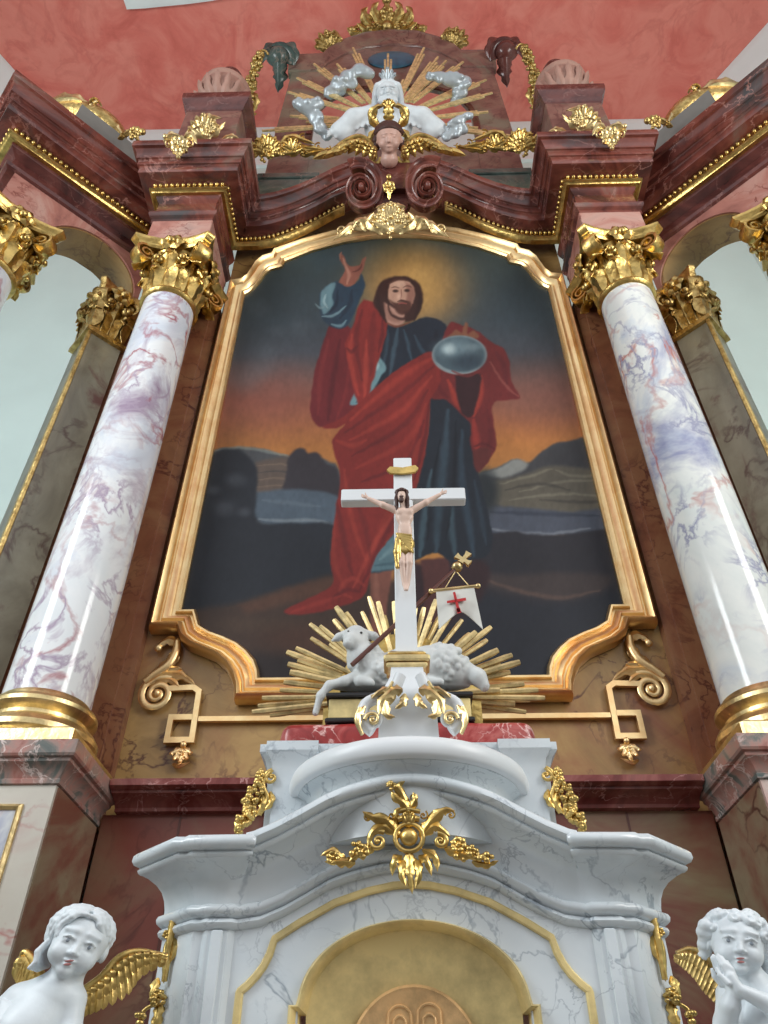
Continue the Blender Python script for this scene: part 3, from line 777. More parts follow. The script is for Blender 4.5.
def paint(U, V):
    k = Canvas(U, V)
    # sky: teal above, warm dusk below
    st = [(225, (40, 58, 60)), (270, (48, 66, 70)), (320, (58, 72, 80)), (352, (72, 76, 84)), (376, (104, 82, 78)), (398, (146, 86, 66)), (422, (166, 98, 62)), (446, (182, 114, 58)), (480, (186, 124, 62))]
    tilt = V + 10 * (fbm(U / 60, V / 40, 3, 3) - .45) + (U - 390) * .02
    for c in range(3): k.C[..., c] = np.interp(tilt, [a for a, _ in st], [b[c] for _, b in st])
    k.ell((262, 395), 60, 26, (150, 82, 70), .8, .5); k.ell((540, 395), 70, 24, (126, 84, 76), .8, .6)
    k.ell((330, 258), 70, 10, (62, 88, 98), .9, .5); k.ell((470, 262), 60, 20, (62, 76, 74), .9, .5)
    for (x, y, r) in ((258, 308, 9), (278, 331, 6), (300, 326, 9), (245, 380, 14), (262, 368, 12), (268, 352, 8)): k.ell((x, y), r, r * .8, (96, 106, 112), .9, .3)
    # halo
    k.ell((410, 290), 56, 44, (140, 106, 66), .85, .42); k.ell((410, 286), 44, 36, (196, 142, 74), .8, .9); k.ell((422, 282), 22, 24, (214, 168, 92), .9, .5)
    # land, left
    k.poly([(190, 470), (212, 451), (232, 448), (262, 449), (292, 458), (338, 468), (340, 560), (170, 560)], (76, 78, 82), 2)
    k.stroke([(210, 451), (240, 448), (270, 452), (300, 460)], 3, (132, 138, 132), .7)
    k.poly([(255, 462), (290, 458), (340, 480), (340, 494), (255, 492)], (96, 82, 74), 3)
    for y in (466, 473, 480, 487): k.stroke([(256, y), (280, y - 2), (300, y + 1), (335, y + 3)], 1.8, (124, 104, 88) if y != 473 else (66, 62, 62), .7)
    k.poly([(286, 474), (288, 458), (296, 449), (304, 449), (308, 453), (318, 453), (326, 463), (337, 471), (338, 500), (286, 496)], (54, 50, 56), 2)
    k.poly([(256, 492), (300, 489), (340, 498), (340, 526), (258, 522)], (78, 92, 106), 2.5)
    k.stroke([(258, 519), (285, 521), (310, 520), (338, 526)], 3.6, (124, 134, 142), .8); k.stroke([(262, 500), (290, 503), (320, 506)], 4, (96, 110, 122), .6)
    k.poly([(196, 520), (204, 470), (216, 452), (238, 450), (252, 460), (258, 474), (256, 500), (260, 523), (300, 523), (342, 530), (345, 590), (300, 592), (240, 605), (180, 612)], (38, 42, 50), 2.5)
    for (x, y, r) in ((236, 480, 9), (224, 508, 10), (244, 512, 6), (214, 490, 6)): k.ell((x, y), r, r * .7, (78, 82, 90), .8, .6)
    # foreground, left
    k.poly([(175, 612), (240, 602), (300, 584), (345, 574), (420, 590), (480, 660), (480, 705), (175, 705)], (66, 50, 43), 5)
    k.poly([(240, 605), (290, 588), (335, 578), (336, 592), (290, 602), (250, 613)], (86, 58, 46), 5)
    k.ell((265, 668), 60, 16, (40, 34, 36), .6, .8); k.ell((250, 625), 40, 8, (78, 60, 48), .8, .6); k.ell((300, 640), 40, 14, (84, 52, 40), .8, .6)
    # land, right
    k.poly([(478, 474), (500, 466), (516, 459), (528, 463), (541, 452), (556, 443), (572, 440), (600, 433), (640, 430), (640, 520), (478, 520)], (66, 66, 70), 1.8)
    k.poly([(480, 474), (502, 466), (516, 459), (528, 464), (520, 472), (500, 478)], (140, 142, 138), 2.5)
    k.poly([(540, 456), (560, 446), (600, 437), (640, 432), (640, 470), (600, 466), (560, 468)], (62, 62, 66), 3)
    k.poly([(485, 482), (520, 476), (552, 466), (600, 470), (640, 468), (640, 512), (500, 506)], (98, 92, 80), 3)
    for p in ([(500, 484), (530, 476), (552, 469)], [(520, 492), (560, 482), (600, 480)], [(510, 500), (560, 494), (610, 496)], [(555, 470), (575, 476), (610, 474)]): k.stroke(p, 2.6, (134, 128, 110), .65)
    for p in ([(505, 490), (540, 484), (570, 490)], [(540, 500), (580, 502), (615, 500)]): k.stroke(p, 3, (62, 58, 54), .6)
    k.poly([(486, 506), (530, 508), (570, 512), (620, 508), (625, 534), (560, 536), (480, 536)], (76, 82, 96), 2.5)
    k.stroke([(486, 528), (520, 533), (552, 534), (590, 528)], 3.6, (128, 134, 144), .75); k.stroke([(490, 512), (540, 514), (600, 516)], 4, (52, 58, 72), .7)
    k.ell((484, 492), 14, 22, (40, 46, 50), .5)
    k.poly([(478, 535), (510, 531), (530, 534), (560, 535), (600, 530), (640, 535), (640, 705), (440, 705), (440, 570)], (44, 43, 50), 2)
    k.poly([(470, 570), (510, 575), (560, 572), (610, 576), (600, 592), (560, 600), (520, 594), (480, 584)], (72, 60, 58), 5, amt=.8)
    k.stroke([(480, 578), (520, 591), (560, 598), (600, 590)], 4, (98, 76, 68), .7)
    k.poly([(470, 590), (520, 602), (570, 604), (630, 596), (640, 705), (470, 705)], (38, 41, 50), 5)
    # lower legs and shadow behind the robe
    k.poly([(395, 560), (450, 565), (480, 560), (490, 575), (470, 612), (400, 640)], (52, 34, 38), 4)
    k.poly([(369, 562), (391, 562), (390, 585), (387, 604), (384, 640), (372, 640), (370, 590)], (124, 74, 62), 1.6)
    k.stroke([(376, 570), (376, 590), (378, 610)], 5, (150, 96, 80), .6)
    k.poly([(420, 560), (448, 560), (446, 590), (438, 620), (424, 620), (424, 590)], (84, 48, 46), 2)
    # blue robe
    robe = [(430, 396), (447, 392), (460, 410), (470, 418), (474, 448), (480, 480), (488, 512), (493, 540), (486, 556), (470, 560), (452, 563), (436, 553), (412, 562), (392, 570), (368, 572), (374, 556), (388, 540), (402, 520), (418, 480), (428, 430)]
    m = k.poly(robe, (33, 40, 50), 1.2)
    k.poly([(368, 572), (374, 556), (390, 538), (404, 524), (412, 540), (410, 562), (390, 570)], (86, 116, 126), 2)
    for p, w_, c in (([(448, 410), (444, 460), (438, 520), (436, 552)], 7, (62, 84, 98)), ([(462, 430), (462, 480), (470, 530), (474, 556)], 6, (56, 76, 92)), ([(432, 470), (424, 520), (420, 556)], 6, (78, 106, 118)), ([(452, 490), (452, 530), (456, 560)], 5, (72, 98, 110)), ([(474, 480), (482, 520), (486, 545)], 4, (48, 64, 78)), ([(456, 420), (454, 480), (446, 540)], 3, (20, 25, 33)), ([(440, 440), (430, 500), (428, 540)], 3, (20, 25, 33))): k.stroke(p, w_, c, .8, .1, m)
    k.stroke([(380, 560), (396, 545), (408, 530)], 5, (120, 150, 156), .6); k.stroke([(374, 566), (390, 564), (408, 558)], 3, (60, 86, 98), .7)
    # red sleeve hanging on the left
    m = k.poly([(331, 322), (324, 340), (316, 366), (311, 396), (310, 412), (316, 424), (323, 427), (342, 421), (356, 408), (362, 380), (356, 345), (348, 326)], (110, 34, 38), 1.3)
    for p, w_, c in (([(328, 340), (320, 380), (318, 415)], 4, (134, 46, 46)), ([(340, 340), (332, 385), (328, 420)], 5, (78, 24, 30)), ([(350, 350), (346, 390), (336, 420)], 3, (134, 44, 44))): k.stroke(p, w_, c, .7, .1, m)
    # dark blue tunic on the breast
    m = k.poly([(384, 322), (398, 327), (412, 322), (430, 317), (448, 327), (446, 345), (436, 358), (404, 378), (378, 394), (366, 398), (376, 365), (383, 338)], (30, 40, 52), 1.3)
    for p, w_, c in (([(398, 328), (394, 350), (390, 376)], 4, (74, 100, 114)), ([(404, 330), (408, 345), (412, 362)], 3, (66, 92, 108)), ([(414, 335), (422, 350), (428, 356)], 3, (60, 84, 100)), ([(388, 330), (386, 350), (382, 370)], 3, (58, 78, 92)), ([(436, 330), (436, 345), (432, 355)], 4, (22, 28, 38))): k.stroke(p, w_, c, .75, .1, m)
    k.poly([(375, 352), (380, 358), (386, 368), (380, 377), (376, 386), (366, 400), (351, 405), (354, 394), (362, 384), (372, 378), (368, 372), (374, 366)], (106, 142, 150), 1.3)
    k.stroke([(374, 358), (378, 366), (372, 372)], 3, (160, 192, 194), .8); k.stroke([(372, 380), (364, 392), (356, 402)], 3, (62, 90, 104), .8)
    # red mantle over the shoulder
    m = k.poly([(364, 299), (376, 303), (386, 312), (387, 330), (383, 345), (377, 366), (373, 380), (364, 408), (357, 402), (351, 380), (346, 352), (346, 342), (353, 325), (358, 308)], (136, 42, 38), 1.3)
    for p, w_, c in (([(352, 335), (350, 360), (358, 395)], 5, (178, 62, 50)), ([(362, 310), (356, 340), (362, 380)], 4, (100, 32, 34)), ([(374, 312), (372, 340), (370, 375)], 6, (112, 36, 36)), ([(366, 340), (366, 370), (364, 400)], 4, (184, 66, 52)), ([(382, 318), (382, 335), (378, 352)], 3, (92, 28, 32)), ([(347, 348), (352, 352), (357, 346)], 3, (90, 28, 32))): k.stroke(p, w_, c, .8, .1, m)
    # far shoulder and arm on the right
    m = k.poly([(440, 346), (446, 330), (452, 322), (462, 325), (478, 331), (490, 341), (503, 348), (509, 360), (511, 380), (520, 397), (508, 400), (493, 404), (494, 425), (496, 446), (488, 462), (480, 470), (474, 456), (470, 440), (471, 424), (464, 417), (446, 400), (430, 398), (430, 372)], (112, 38, 38), 1.3)
    for p, w_, c in (([(444, 330), (438, 350), (434, 372)], 5, (140, 48, 44)), ([(490, 362), (504, 384), (518, 396)], 2.5, (156, 84, 76)), ([(496, 352), (504, 366), (507, 384)], 5, (92, 32, 36)), ([(448, 380), (456, 400), (466, 414)], 5, (186, 64, 48)), ([(481, 376), (480, 395), (474, 416)], 5, (186, 64, 48)), ([(474, 420), (476, 440), (478, 450)], 6, (170, 54, 44)), ([(488, 410), (490, 430), (488, 455)], 4, (98, 32, 34)), ([(474, 446), (484, 444), (494, 449)], 2.5, (84, 26, 30)), ([(476, 452), (484, 449), (492, 453)], 2, (160, 54, 46)), ([(436, 378), (440, 390), (448, 398)], 4, (92, 28, 32))): k.stroke(p, w_, c, .8, .1, m)
    k.poly([(455, 376), (480, 374), (478, 395), (472, 416), (462, 413), (457, 396)], (54, 30, 34), 1.5)
    k.poly([(473, 450), (484, 447), (492, 452), (486, 464), (479, 472), (474, 466)], (96, 40, 38), 1.5)
    # the great red drape across the body
    m = k.poly([(441, 353), (428, 352), (412, 360), (394, 372), (370, 392), (344, 416), (322, 427), (336, 428), (345, 424), (333, 438), (333, 448), (338, 466), (340, 484), (337, 500), (333, 530), (330, 560), (333, 582), (318, 594), (300, 602), (284, 611), (296, 615), (324, 611), (348, 604), (364, 596), (369, 580), (372, 566), (382, 548), (400, 524), (416, 488), (426, 450), (430, 410), (431, 398), (440, 382)], (130, 40, 36), 1.2)
    for p, w_, c in (([(436, 356), (400, 378), (350, 420)], 5, (170, 58, 46)), ([(434, 366), (396, 398), (345, 432)], 4, (96, 30, 32)), ([(432, 376), (400, 412), (350, 440)], 4.5, (166, 58, 46)), ([(428, 390), (404, 425), (352, 456)], 4, (96, 30, 32)), ([(426, 404), (408, 440), (356, 468)], 4.5, (158, 54, 44)), ([(424, 420), (408, 460), (362, 482)], 4, (92, 28, 32)),
                     ([(420, 440), (404, 480), (366, 560)], 6, (150, 52, 42)), ([(344, 470), (352, 520), (366, 560)], 4, (164, 58, 46)), ([(336, 500), (344, 540), (352, 575)], 5, (96, 30, 32)), ([(334, 520), (334, 560), (345, 590)], 4, (154, 54, 44)), ([(410, 490), (388, 530), (360, 590)], 4, (92, 28, 32)), ([(396, 510), (374, 545), (352, 590)], 4, (168, 62, 50)), ([(356, 500), (366, 530), (370, 556)], 5, (104, 34, 34)), ([(336, 440), (352, 446), (366, 440)], 4, (166, 58, 46)),
                     ([(365, 586), (352, 578), (340, 590), (352, 598)], 3.5, (166, 60, 50)), ([(360, 592), (346, 590), (330, 600)], 3.5, (92, 28, 32)), ([(340, 596), (315, 604), (292, 612)], 4, (160, 54, 46)), ([(430, 400), (424, 440), (414, 480)], 3, (84, 26, 30))): k.stroke(p, w_, c, .75, .1, m)
    # raised arm: blue sleeve, hand
    m = k.poly([(337, 281), (348, 286), (358, 281), (361, 274), (365, 284), (361, 298), (352, 318), (344, 328), (331, 327), (321, 316), (319, 300), (322, 290), (330, 284)], (40, 62, 80), 1.3)
    k.poly([(322, 290), (331, 283), (336, 284), (332, 296), (333, 306), (324, 314), (320, 304)], (104, 140, 150), 1.5)
    for p, w_, c in (([(322, 316), (334, 315), (346, 306)], 2.5, (126, 158, 166)), ([(331, 324), (340, 326), (346, 320)], 3, (120, 152, 162)), ([(338, 290), (336, 304), (330, 312)], 3, (26, 42, 58)), ([(352, 290), (350, 304), (340, 318)], 4, (30, 46, 62)), ([(326, 294), (324, 302), (328, 308)], 2, (160, 186, 190)), ([(315, 304), (320, 308), (326, 306)], 2, (120, 146, 152))): k.stroke(p, w_, c, .8, .1)
    k.poly([(339, 282), (343, 274), (345, 267), (340, 259), (341, 254), (344, 256), (347, 263), (352, 266), (359, 265), (363, 258), (366, 258), (364, 265), (361, 273), (354, 284), (346, 286)], (150, 88, 72), 1.0)
    k.stroke([(347, 284), (349, 277), (347, 268), (343, 258)], 2.8, (196, 138, 116), .8); k.stroke([(352, 272), (358, 270), (363, 262)], 1.8, (98, 48, 44), .7); k.stroke([(340, 260), (340, 255), (342, 252)], 1.6, (176, 112, 92), .9); k.stroke([(362, 264), (365, 259), (366, 256)], 1.5, (156, 96, 80), .9)
    # head
    k.poly([(376, 292), (379, 284), (389, 278), (402, 276), (413, 279), (420, 286), (423, 297), (421, 309), (415, 319), (404, 322), (388, 320), (379, 312), (373, 303)], (58, 34, 30), 1.6)
    k.poly([(385, 302), (393, 308), (404, 312), (404, 322), (395, 327), (386, 321)], (186, 138, 120), 1.4)
    k.poly([(384, 302), (389, 308), (396, 316), (400, 322), (388, 320)], (142, 96, 82), 2, amt=.7)
    k.poly([(388, 290), (391, 283), (400, 280), (409, 282), (414, 290), (414, 300), (410, 308), (403, 311), (395, 307), (389, 300)], (198, 150, 126), 1.2)
    k.poly([(405, 282), (413, 288), (414, 300), (409, 308), (405, 304), (407, 294)], (146, 94, 80), 2, amt=.8)
    k.poly([(390, 300), (396, 303), (403, 301), (411, 302), (411, 309), (404, 315), (396, 311)], (78, 44, 36), 1.6, amt=.92)
    k.stroke([(398, 304), (402, 303), (407, 304)], 1.3, (168, 84, 76), .9)
    for x, y in ((395.5, 291), (407, 290.5)): k.ell((x, y), 2.7, 1.5, (58, 38, 34), .5, .9); k.stroke([(x - 4, y - 3), (x, y - 4.2), (x + 4, y - 3)], 1.2, (82, 50, 42), .8)
    k.stroke([(401, 289), (401.5, 295), (400, 299), (404, 300)], 1.3, (140, 88, 76), .8); k.ell((399, 297), 2, 3, (226, 180, 154), .6, .7); k.ell((399, 284), 6, 3, (222, 178, 152), .8, .6)
    k.stroke([(388, 302), (390, 312), (396, 317), (404, 319), (410, 313), (413, 304)], 2.6, (60, 34, 30), .85); k.stroke([(397, 301.5), (402, 300.5), (408, 301.5)], 1.5, (66, 38, 32), .9); k.stroke([(378, 296), (380, 310), (386, 322)], 4, (48, 28, 26), .8); k.stroke([(420, 294), (419, 308), (414, 320)], 4, (44, 26, 24), .8); k.stroke([(388, 284), (398, 279), (410, 281)], 3, (84, 50, 40), .6)
    k.stroke([(386, 322), (396, 327), (410, 322)], 2, (116, 58, 44), .8)
    # crystal orb and the hand behind it
    k.poly([(447, 338), (456, 330), (462, 333), (465, 323), (468, 324), (468, 334), (474, 330), (478, 338)], (132, 82, 60), 1.5)
    k.ell((459.5, 355), 27.5, 19.5, (148, 160, 162), .05); k.ell((459.5, 354.5), 26, 18, (74, 94, 104), .12)
    k.ell((455, 348), 18, 9, (114, 138, 148), .7, .8); k.ell((449, 349), 6, 5, (182, 202, 206), .8, .95); k.ell((468, 362), 14, 7, (46, 62, 76), .7, .7); k.ell((472, 347), 10, 3, (132, 152, 158), .8, .5); k.stroke([(436, 362), (446, 370), (462, 373)], 2, (140, 156, 160), .7)
    k.stroke([(452, 371), (466, 376), (480, 371)], 3, (120, 46, 44), .7)
    # brush grain and age
    g = fbm(U / 3.0, V / 5.0, 3, 41) - .44; h = fbm(U / 40, V / 40, 4, 51) - .45
    k.C *= (1 + .16 * g + .22 * h)[..., None]
    g_ = k.C.mean(-1, keepdims=True)
    return np.clip((k.C * .93 + g_ * .07) * .84, 0, 255)

def px_of(X, Y, Z):
    th, ya = math.radians(40.3), math.radians(-1.22)
    f = np.array([math.sin(ya) * math.cos(th), math.cos(ya) * math.cos(th), math.sin(th)]); r = np.array([math.cos(ya), -math.sin(ya), 0]); u = np.cross(r, f)
    d = [X + .027, Y, Z - 1.7]; z = d[0] * f[0] + d[1] * f[1] + d[2] * f[2]
    return 384 + 760 * (d[0] * r[0] + d[1] * r[1]) / z, 512 - 760 * (d[0] * u[0] + d[1] * u[1] + d[2] * u[2]) / z

FO = [(0, 3.9), (-.5, 3.9), (-1.07, 3.9), (-1.08, 3.98), (-1.11, 4.06), (-1.16, 4.14), (-1.24, 4.21), (-1.33, 4.25), (-1.42, 4.29), (-1.49, 4.35), (-1.53, 4.43), (-1.72, 4.43), (-1.72, 6.5), (-1.715, 8.58), (-1.6, 8.6), (-1.55, 8.68), (-1.52, 8.8), (-1.49, 8.92), (-1.43, 9.03), (-1.34, 9.08), (-1.32, 9.16), (-1.04, 9.34), (-.71, 9.5), (-.35, 9.6), (0, 9.63)]
FI = [(0, 4.07), (-.5, 4.07), (-.93, 4.07), (-.94, 4.13), (-.97, 4.2), (-1.03, 4.27), (-1.1, 4.33), (-1.2, 4.38), (-1.3, 4.42), (-1.38, 4.47), (-1.43, 4.6), (-1.53, 4.6), (-1.535, 6.5), (-1.54, 8.4), (-1.5, 8.44), (-1.45, 8.52), (-1.4, 8.64), (-1.37, 8.76), (-1.32, 8.85), (-1.2, 8.9), (-1.18, 9.0), (-.9, 9.2), (-.55, 9.36), (-.25, 9.44), (0, 9.46)]
def altarpiece():
    t = thing('altarpiece_painting', 'tall oil painting of a red-mantled man with raised hand and orb in a gilt frame', 'painting', (0, 4.45, 3.9))
    fo = FO + [(-x, z) for x, z in FO[-2:0:-1]]; fi = FI + [(-x, z) for x, z in FI[-2:0:-1]]
    b = MB(); b.frame(fi, fo, [(0, -.0), (.0, .05), (.08, .07), (.16, .07), (.2, .045), (.3, .05), (.42, .08), (.55, .09), (.62, .07), (.68, .07), (.74, .1), (.86, .12), (.96, .1), (1, .06), (1, -.0)], 4.485)
    b.build('frame', M['gold_frame'], t, 34)
    nx, nz = 330, 500
    xs = np.linspace(-1.62, 1.62, nx); zs = np.linspace(3.98, 9.54, nz); X, Z = np.meshgrid(xs, zs)
    mid = [((a[0] + b_[0]) / 2, (a[1] + b_[1]) / 2) for a, b_ in zip(fi, fo)]
    ins = np.zeros(X.shape, bool)
    for i in range(len(mid)):
        a = mid[i]; b_ = mid[(i + 1) % len(mid)]
        ins ^= ((a[1] > Z) != (b_[1] > Z)) & (X < (b_[0] - a[0]) * (Z - a[1]) / (b_[1] - a[1] + 1e-12) + a[0])
    U, Vv = px_of(X, np.full(X.shape, 4.46), Z)
    C = paint(U, Vv) / 255.0; Cl = np.where(C <= .04045, C / 12.92, ((C + .055) / 1.055) ** 2.4)
    keep = ins[:-1, :-1] & ins[1:, :-1] & ins[:-1, 1:] & ins[1:, 1:]
    idx = np.arange(nx * nz).reshape(nz, nx); q = np.stack([idx[:-1, :-1][keep], idx[:-1, 1:][keep], idx[1:, 1:][keep], idx[1:, :-1][keep]], 1)
    used = np.unique(q); rm = -np.ones(nx * nz, int); rm[used] = np.arange(len(used)); q = rm[q]
    base = t['_base']; P = np.stack([X.ravel()[used] - base[0], np.full(len(used), 4.46 - base[1]), Z.ravel()[used] - base[2]], 1)
    # a real stretched canvas: front face, back face and rim
    n = len(P); Pb = P.copy(); Pb[:, 1] += .02
    me = bpy.data.meshes.new('canvas'); me.from_pydata(np.concatenate([P, Pb]).tolist(), [], np.concatenate([q, q[:, ::-1] + n]).tolist())
    at = me.color_attributes.new('paint', 'FLOAT_COLOR', 'POINT'); cc = np.ones((2 * n, 4)); cc[:n, :3] = Cl.reshape(-1, 3)[used]; cc[n:, :3] = .2
    at.data.foreach_set('color', cc.ravel().astype(np.float32))
    m, nt, bs = new_mat('oil_paint'); a = N(nt, 'ShaderNodeVertexColor'); a.layer_name = 'paint'; nt.links.new(a.outputs[0], bs.inputs['Base Color']); bs.inputs['Roughness'].default_value = .5
    bs.inputs['Specular IOR Level'].default_value = .25
    link('canvas', me, m, t, Vector(base), 180)
altarpiece()
def carving(spec, M4, org, depth=3.0):
    """carved foliage: L leaf, S curl, B boss, T stem, R rosette, F fan of leaves, G berry cluster; coordinates across/up measured from org"""
    b = MB(); ox, oz = org; nv = (0, -1, 0)
    rs = random.Random(len(spec) * 7 + int(abs(ox)))
    def P(p, y=0): return (p[0] - ox, -(p[2] if len(p) > 2 else 0) - y, oz - p[1])
    for it in spec:
        k = it[0]
        if k == 'L':
            pts = it[1]; n = len(pts); w = it[2]; lob = it[3] if len(it) > 3 else 3
            q = [P(p, depth * (.35 + .9 * math.sin(PI * i / (n - 1) * .75))) for i, p in enumerate(pts)]
            b.leaf(q, w, nv, lobes=lob, cup=.4, thick=.5, nt=18, shape=.7, rib=.25)
        elif k == 'P':
            q = [P(p, depth * .4) for p in it[1]]; b.leaf(q, it[2], nv, cup=.25, thick=.35, nt=16, rib=.22, blunt=True)
        elif k == 'S':
            x, z, r, turns, a0, sg = it[1:7]; th = it[7] if len(it) > 7 else r * .2
            b.spiral(P((x, z), depth * .6), (1, 0, 0), (0, 0, 1), r, r * .12, turns, a0, th, depth * .45, 40, sgn=sg, rnd=True)
            b.ell(P((x, z), depth * .7), r * .22, 8, 6)
        elif k == 'B':
            x, z, r = it[1:4]; b.ell(P((x, z), depth * .6), (r, r * .8, r * (it[4] if len(it) > 4 else 1)), 16, 10)
        elif k == 'T':
            b.tube(curve([P(p, depth * .5) for p in it[1]], 18), it[2], 8)
        elif k == 'R':
            x, z, r = it[1:4]; n = it[4] if len(it) > 4 else 6
            for j in range(n):
                a = 2 * PI * j / n + .3; c, s_ = math.cos(a), math.sin(a)
                b.leaf([P((x, z), depth * .8), P((x + c * r * .6, z + s_ * r * .6), depth * 1.3), P((x + c * r, z + s_ * r), depth * .9)], r * .42, nv, thick=.5, nt=9, shape=1.1, ns=5)
            b.ell(P((x, z), depth * 1.2), r * .25, 8, 6)
        elif k == 'F':
            x, z, r, a0, a1, n, w = it[1:8]
            for j in range(n):
                a = math.radians(a0 + (a1 - a0) * j / max(1, n - 1)); c, s_ = math.cos(a), -math.sin(a); rr = r * (1 - .22 * abs(2 * j / max(1, n - 1) - 1))
                b.leaf([P((x, z), depth * .3), P((x + c * rr * .5, z + s_ * rr * .5), depth * 1.1), P((x + c * rr, z + s_ * rr), depth * 1.5), P((x + c * rr * 1.06, z + s_ * rr * 1.06 + w * .3), depth * 2.2)], w, nv, lobes=2, thick=.4, nt=14, shape=.6)
        elif k == 'G':
            x, z, r, n, br = it[1:6]
            for j in range(n):
                a = rs.random() * 2 * PI; q = r * math.sqrt(rs.random())
                b.ell(P((x + q * math.cos(a), z + q * math.sin(a)), depth * (.4 + .9 * rs.random())), br * (.8 + .4 * rs.random()), 8, 6)
    b.v = [tuple(M4 @ Vector(p)) for p in b.v]
    return b

def mirror_spec(spec, cx):
    out = []
    for it in spec:
        it = list(it)
        if it[0] in 'LT': it[1] = [(2 * cx - p[0],) + tuple(p[1:]) for p in it[1]]
        else:
            it[1] = 2 * cx - it[1]
            if it[0] == 'S': it[5] = PI - it[5]; it[6] = -it[6]
            if it[0] == 'F': it[4], it[5] = 180 - it[4], 180 - it[5]
        out.append(tuple(it))
    return out
def both(spec, cx): return spec + mirror_spec(spec, cx)

# ------------------------------------------------------------------ the crowning gable
def gable():
    t = thing('crowning_gable', 'tall pierced mauve marble gable crowning the altar behind the white figure', 'gable', (0, 4.6, 9.95))
    y0, y1 = 4.5, 4.545
    out = [(-1.62, 10.27), (-1.62, 11.0), (-1.6, 12.2), (-1.52, 14.98), (-1.08, 15.0), (-1.0, 15.25), (-.75, 15.62), (-.42, 15.9), (0, 16.0)]
    out = out + [(-x, z) for x, z in out[-2::-1]]
    # opening: keyhole oval
    q = np.linspace(PI, 0, len(out)); inn = [(1.1 * math.copysign(abs(math.cos(a)) ** .7, math.cos(a)), 12.2 + 1.5 * math.sin(a) ** .7) for a in [min(max(v, 1e-6), PI - 1e-6) for v in q]]; inn[0] = (-1.1, 10.27); inn[-1] = (1.1, 10.27)
    b = MB(); rings = []
    for a, c in zip(inn, out): rings.append([(a[0], y0 + .02, a[1]), (a[0], y0, a[1]), (c[0], y0, c[1]), (c[0], y1, c[1]), (a[0], y1, a[1])])
    b.loft(rings, caps=True); b.box(-1.1, 1.1, y0 + .01, y1, 10.27, 11.75); b.build('panel', M['mauve'], t, 30)
    b = MB(); rings = []
    for a in np.linspace(PI, 0, 40): rings.append([(x * math.copysign(abs(math.cos(a)) ** .7, math.cos(a)), y, 12.2 + z * max(0, math.sin(a)) ** .7) for x, z, y in ((1.1, 1.505, y0 - .002), (1.11, 1.515, y0 - .02), (1.17, 1.59, y0 - .02), (1.19, 1.62, y0 - .002))])
    b.loft(rings, caps=True); b.build('opening_rim', M['red_dark'], t, 30)
    # curved top moulding
    top = [(-1.6, 14.98), (-1.08, 15.0), (-1.0, 15.25), (-.75, 15.62), (-.42, 15.9), (0, 16.0), (.42, 15.9), (.75, 15.62), (1.0, 15.25), (1.08, 15.0), (1.6, 14.98)]
    b = MB(); rings = []
    for x, z in top: rings.append([(x, y, z + dz - .16) for y, dz in ((4.505, -.42), (4.48, -.4), (4.47, -.28), (4.45, -.24), (4.44, -.12), (4.42, -.08), (4.41, 0), (4.41, .05), (4.6, .05), (4.6, -.42))])
    b.loft(rings, caps=True); b.build('top_moulding', M['mauve'], t, 40)
    for s_ in (-1, 1):
        b = MB(); x0, x1 = sorted((s_ * .95, s_ * 1.66)); b.box(x0, x1, 4.44, 4.498, 10.27, 10.85, .01); b.box(x0 - .03, x1 + .03, 4.42, 4.5, 10.85, 10.97, .01); b.build('plinth', M['green'], t, 30)
    b = MB(); c = at(387, 56.5, 4.44); b.ell((0, 4.49, c.z), (.38, .05, .34), 28, 10); b.build('oval_field', M['blue'], t, 60)
    # corner scrolls with tapering legs
    for nm, sd, mt in (('left', 1, 'green'), ('right', -1, 'red_dark')):
        MIR[0] = sd; c = carve(279, 60, 4.42, .7)
        sp = [('S', 279, 58, 15, 1.6, -.6, 1, 4.5), ('B', 279, 58, 11), ('L', [(279, 46), (268, 52), (263, 64)], 7, 2), ('L', [(284, 45), (294, 52), (296, 66)], 7, 2), ('T', [(280, 66), (279, 78), (278, 90)], [8, 5, 2]), ('L', [(279, 62), (280, 78), (277, 94)], 8, 3)]
        carving(sp, c, (279, 60), 5).build('corner_scroll', M[mt], t, 60)
    MIR[0] = 1
gable()

for nm in side_iter():
    t = carving([('G', 262, 60, 6, 12, 2.6), ('G', 256, 72, 5, 12, 2.5), ('G', 252, 84, 6, 14, 2.6), ('G', 249, 96, 5, 14, 2.4), ('G', 249, 107, 5, 12, 2.6), ('R', 258, 66, 7), ('R', 251, 88, 7), ('R', 248, 103, 7), ('L', [(264, 56), (256, 66), (250, 80)], 4), ('L', [(254, 74), (246, 84), (246, 96)], 4), ('L', [(252, 92), (256, 102), (252, 114)], 4), ('F', 248, 112, 9, 200, 330, 5, 2.5), ('S', 264, 56, 6, 1.2, 0, 1)], carve(254, 85, 4.42, .75), (254, 85), 3)
    g = t.build('flower_garland', M['gold_old'], None, 60, loc=at(254, 85, 4.42) if MIR[0] > 0 else Vector((-at(254, 85, 4.42).x, at(254, 85, 4.42).y, at(254, 85, 4.42).z)))
    tag(g, 'gilt garland of flowers hanging down the %s outer edge of the crowning gable' % nm, 'garland', 'gable garlands')
    c = carve(331, 40, 4.4, .8)
    g = carving([('F', 331, 50, 18, 60, 170, 6, 4.5), ('S', 326, 44, 6, 1.4, 1, 1), ('S', 337, 43, 5, 1.4, 2, -1), ('L', [(322, 52), (324, 40), (331, 31)], 5), ('L', [(332, 50), (338, 40), (334, 30)], 5), ('G', 330, 40, 6, 8, 2)], c, (331, 40), 3).build('leaf_spray', M['gold_old'], None, 60, loc=(at(331, 40, 4.4).x * MIR[0], at(331, 40, 4.4).y, at(331, 40, 4.4).z))
    tag(g, 'gilt leaf spray on the %s shoulder of the crowning gable' % nm, 'ornament', 'gable leaf sprays')
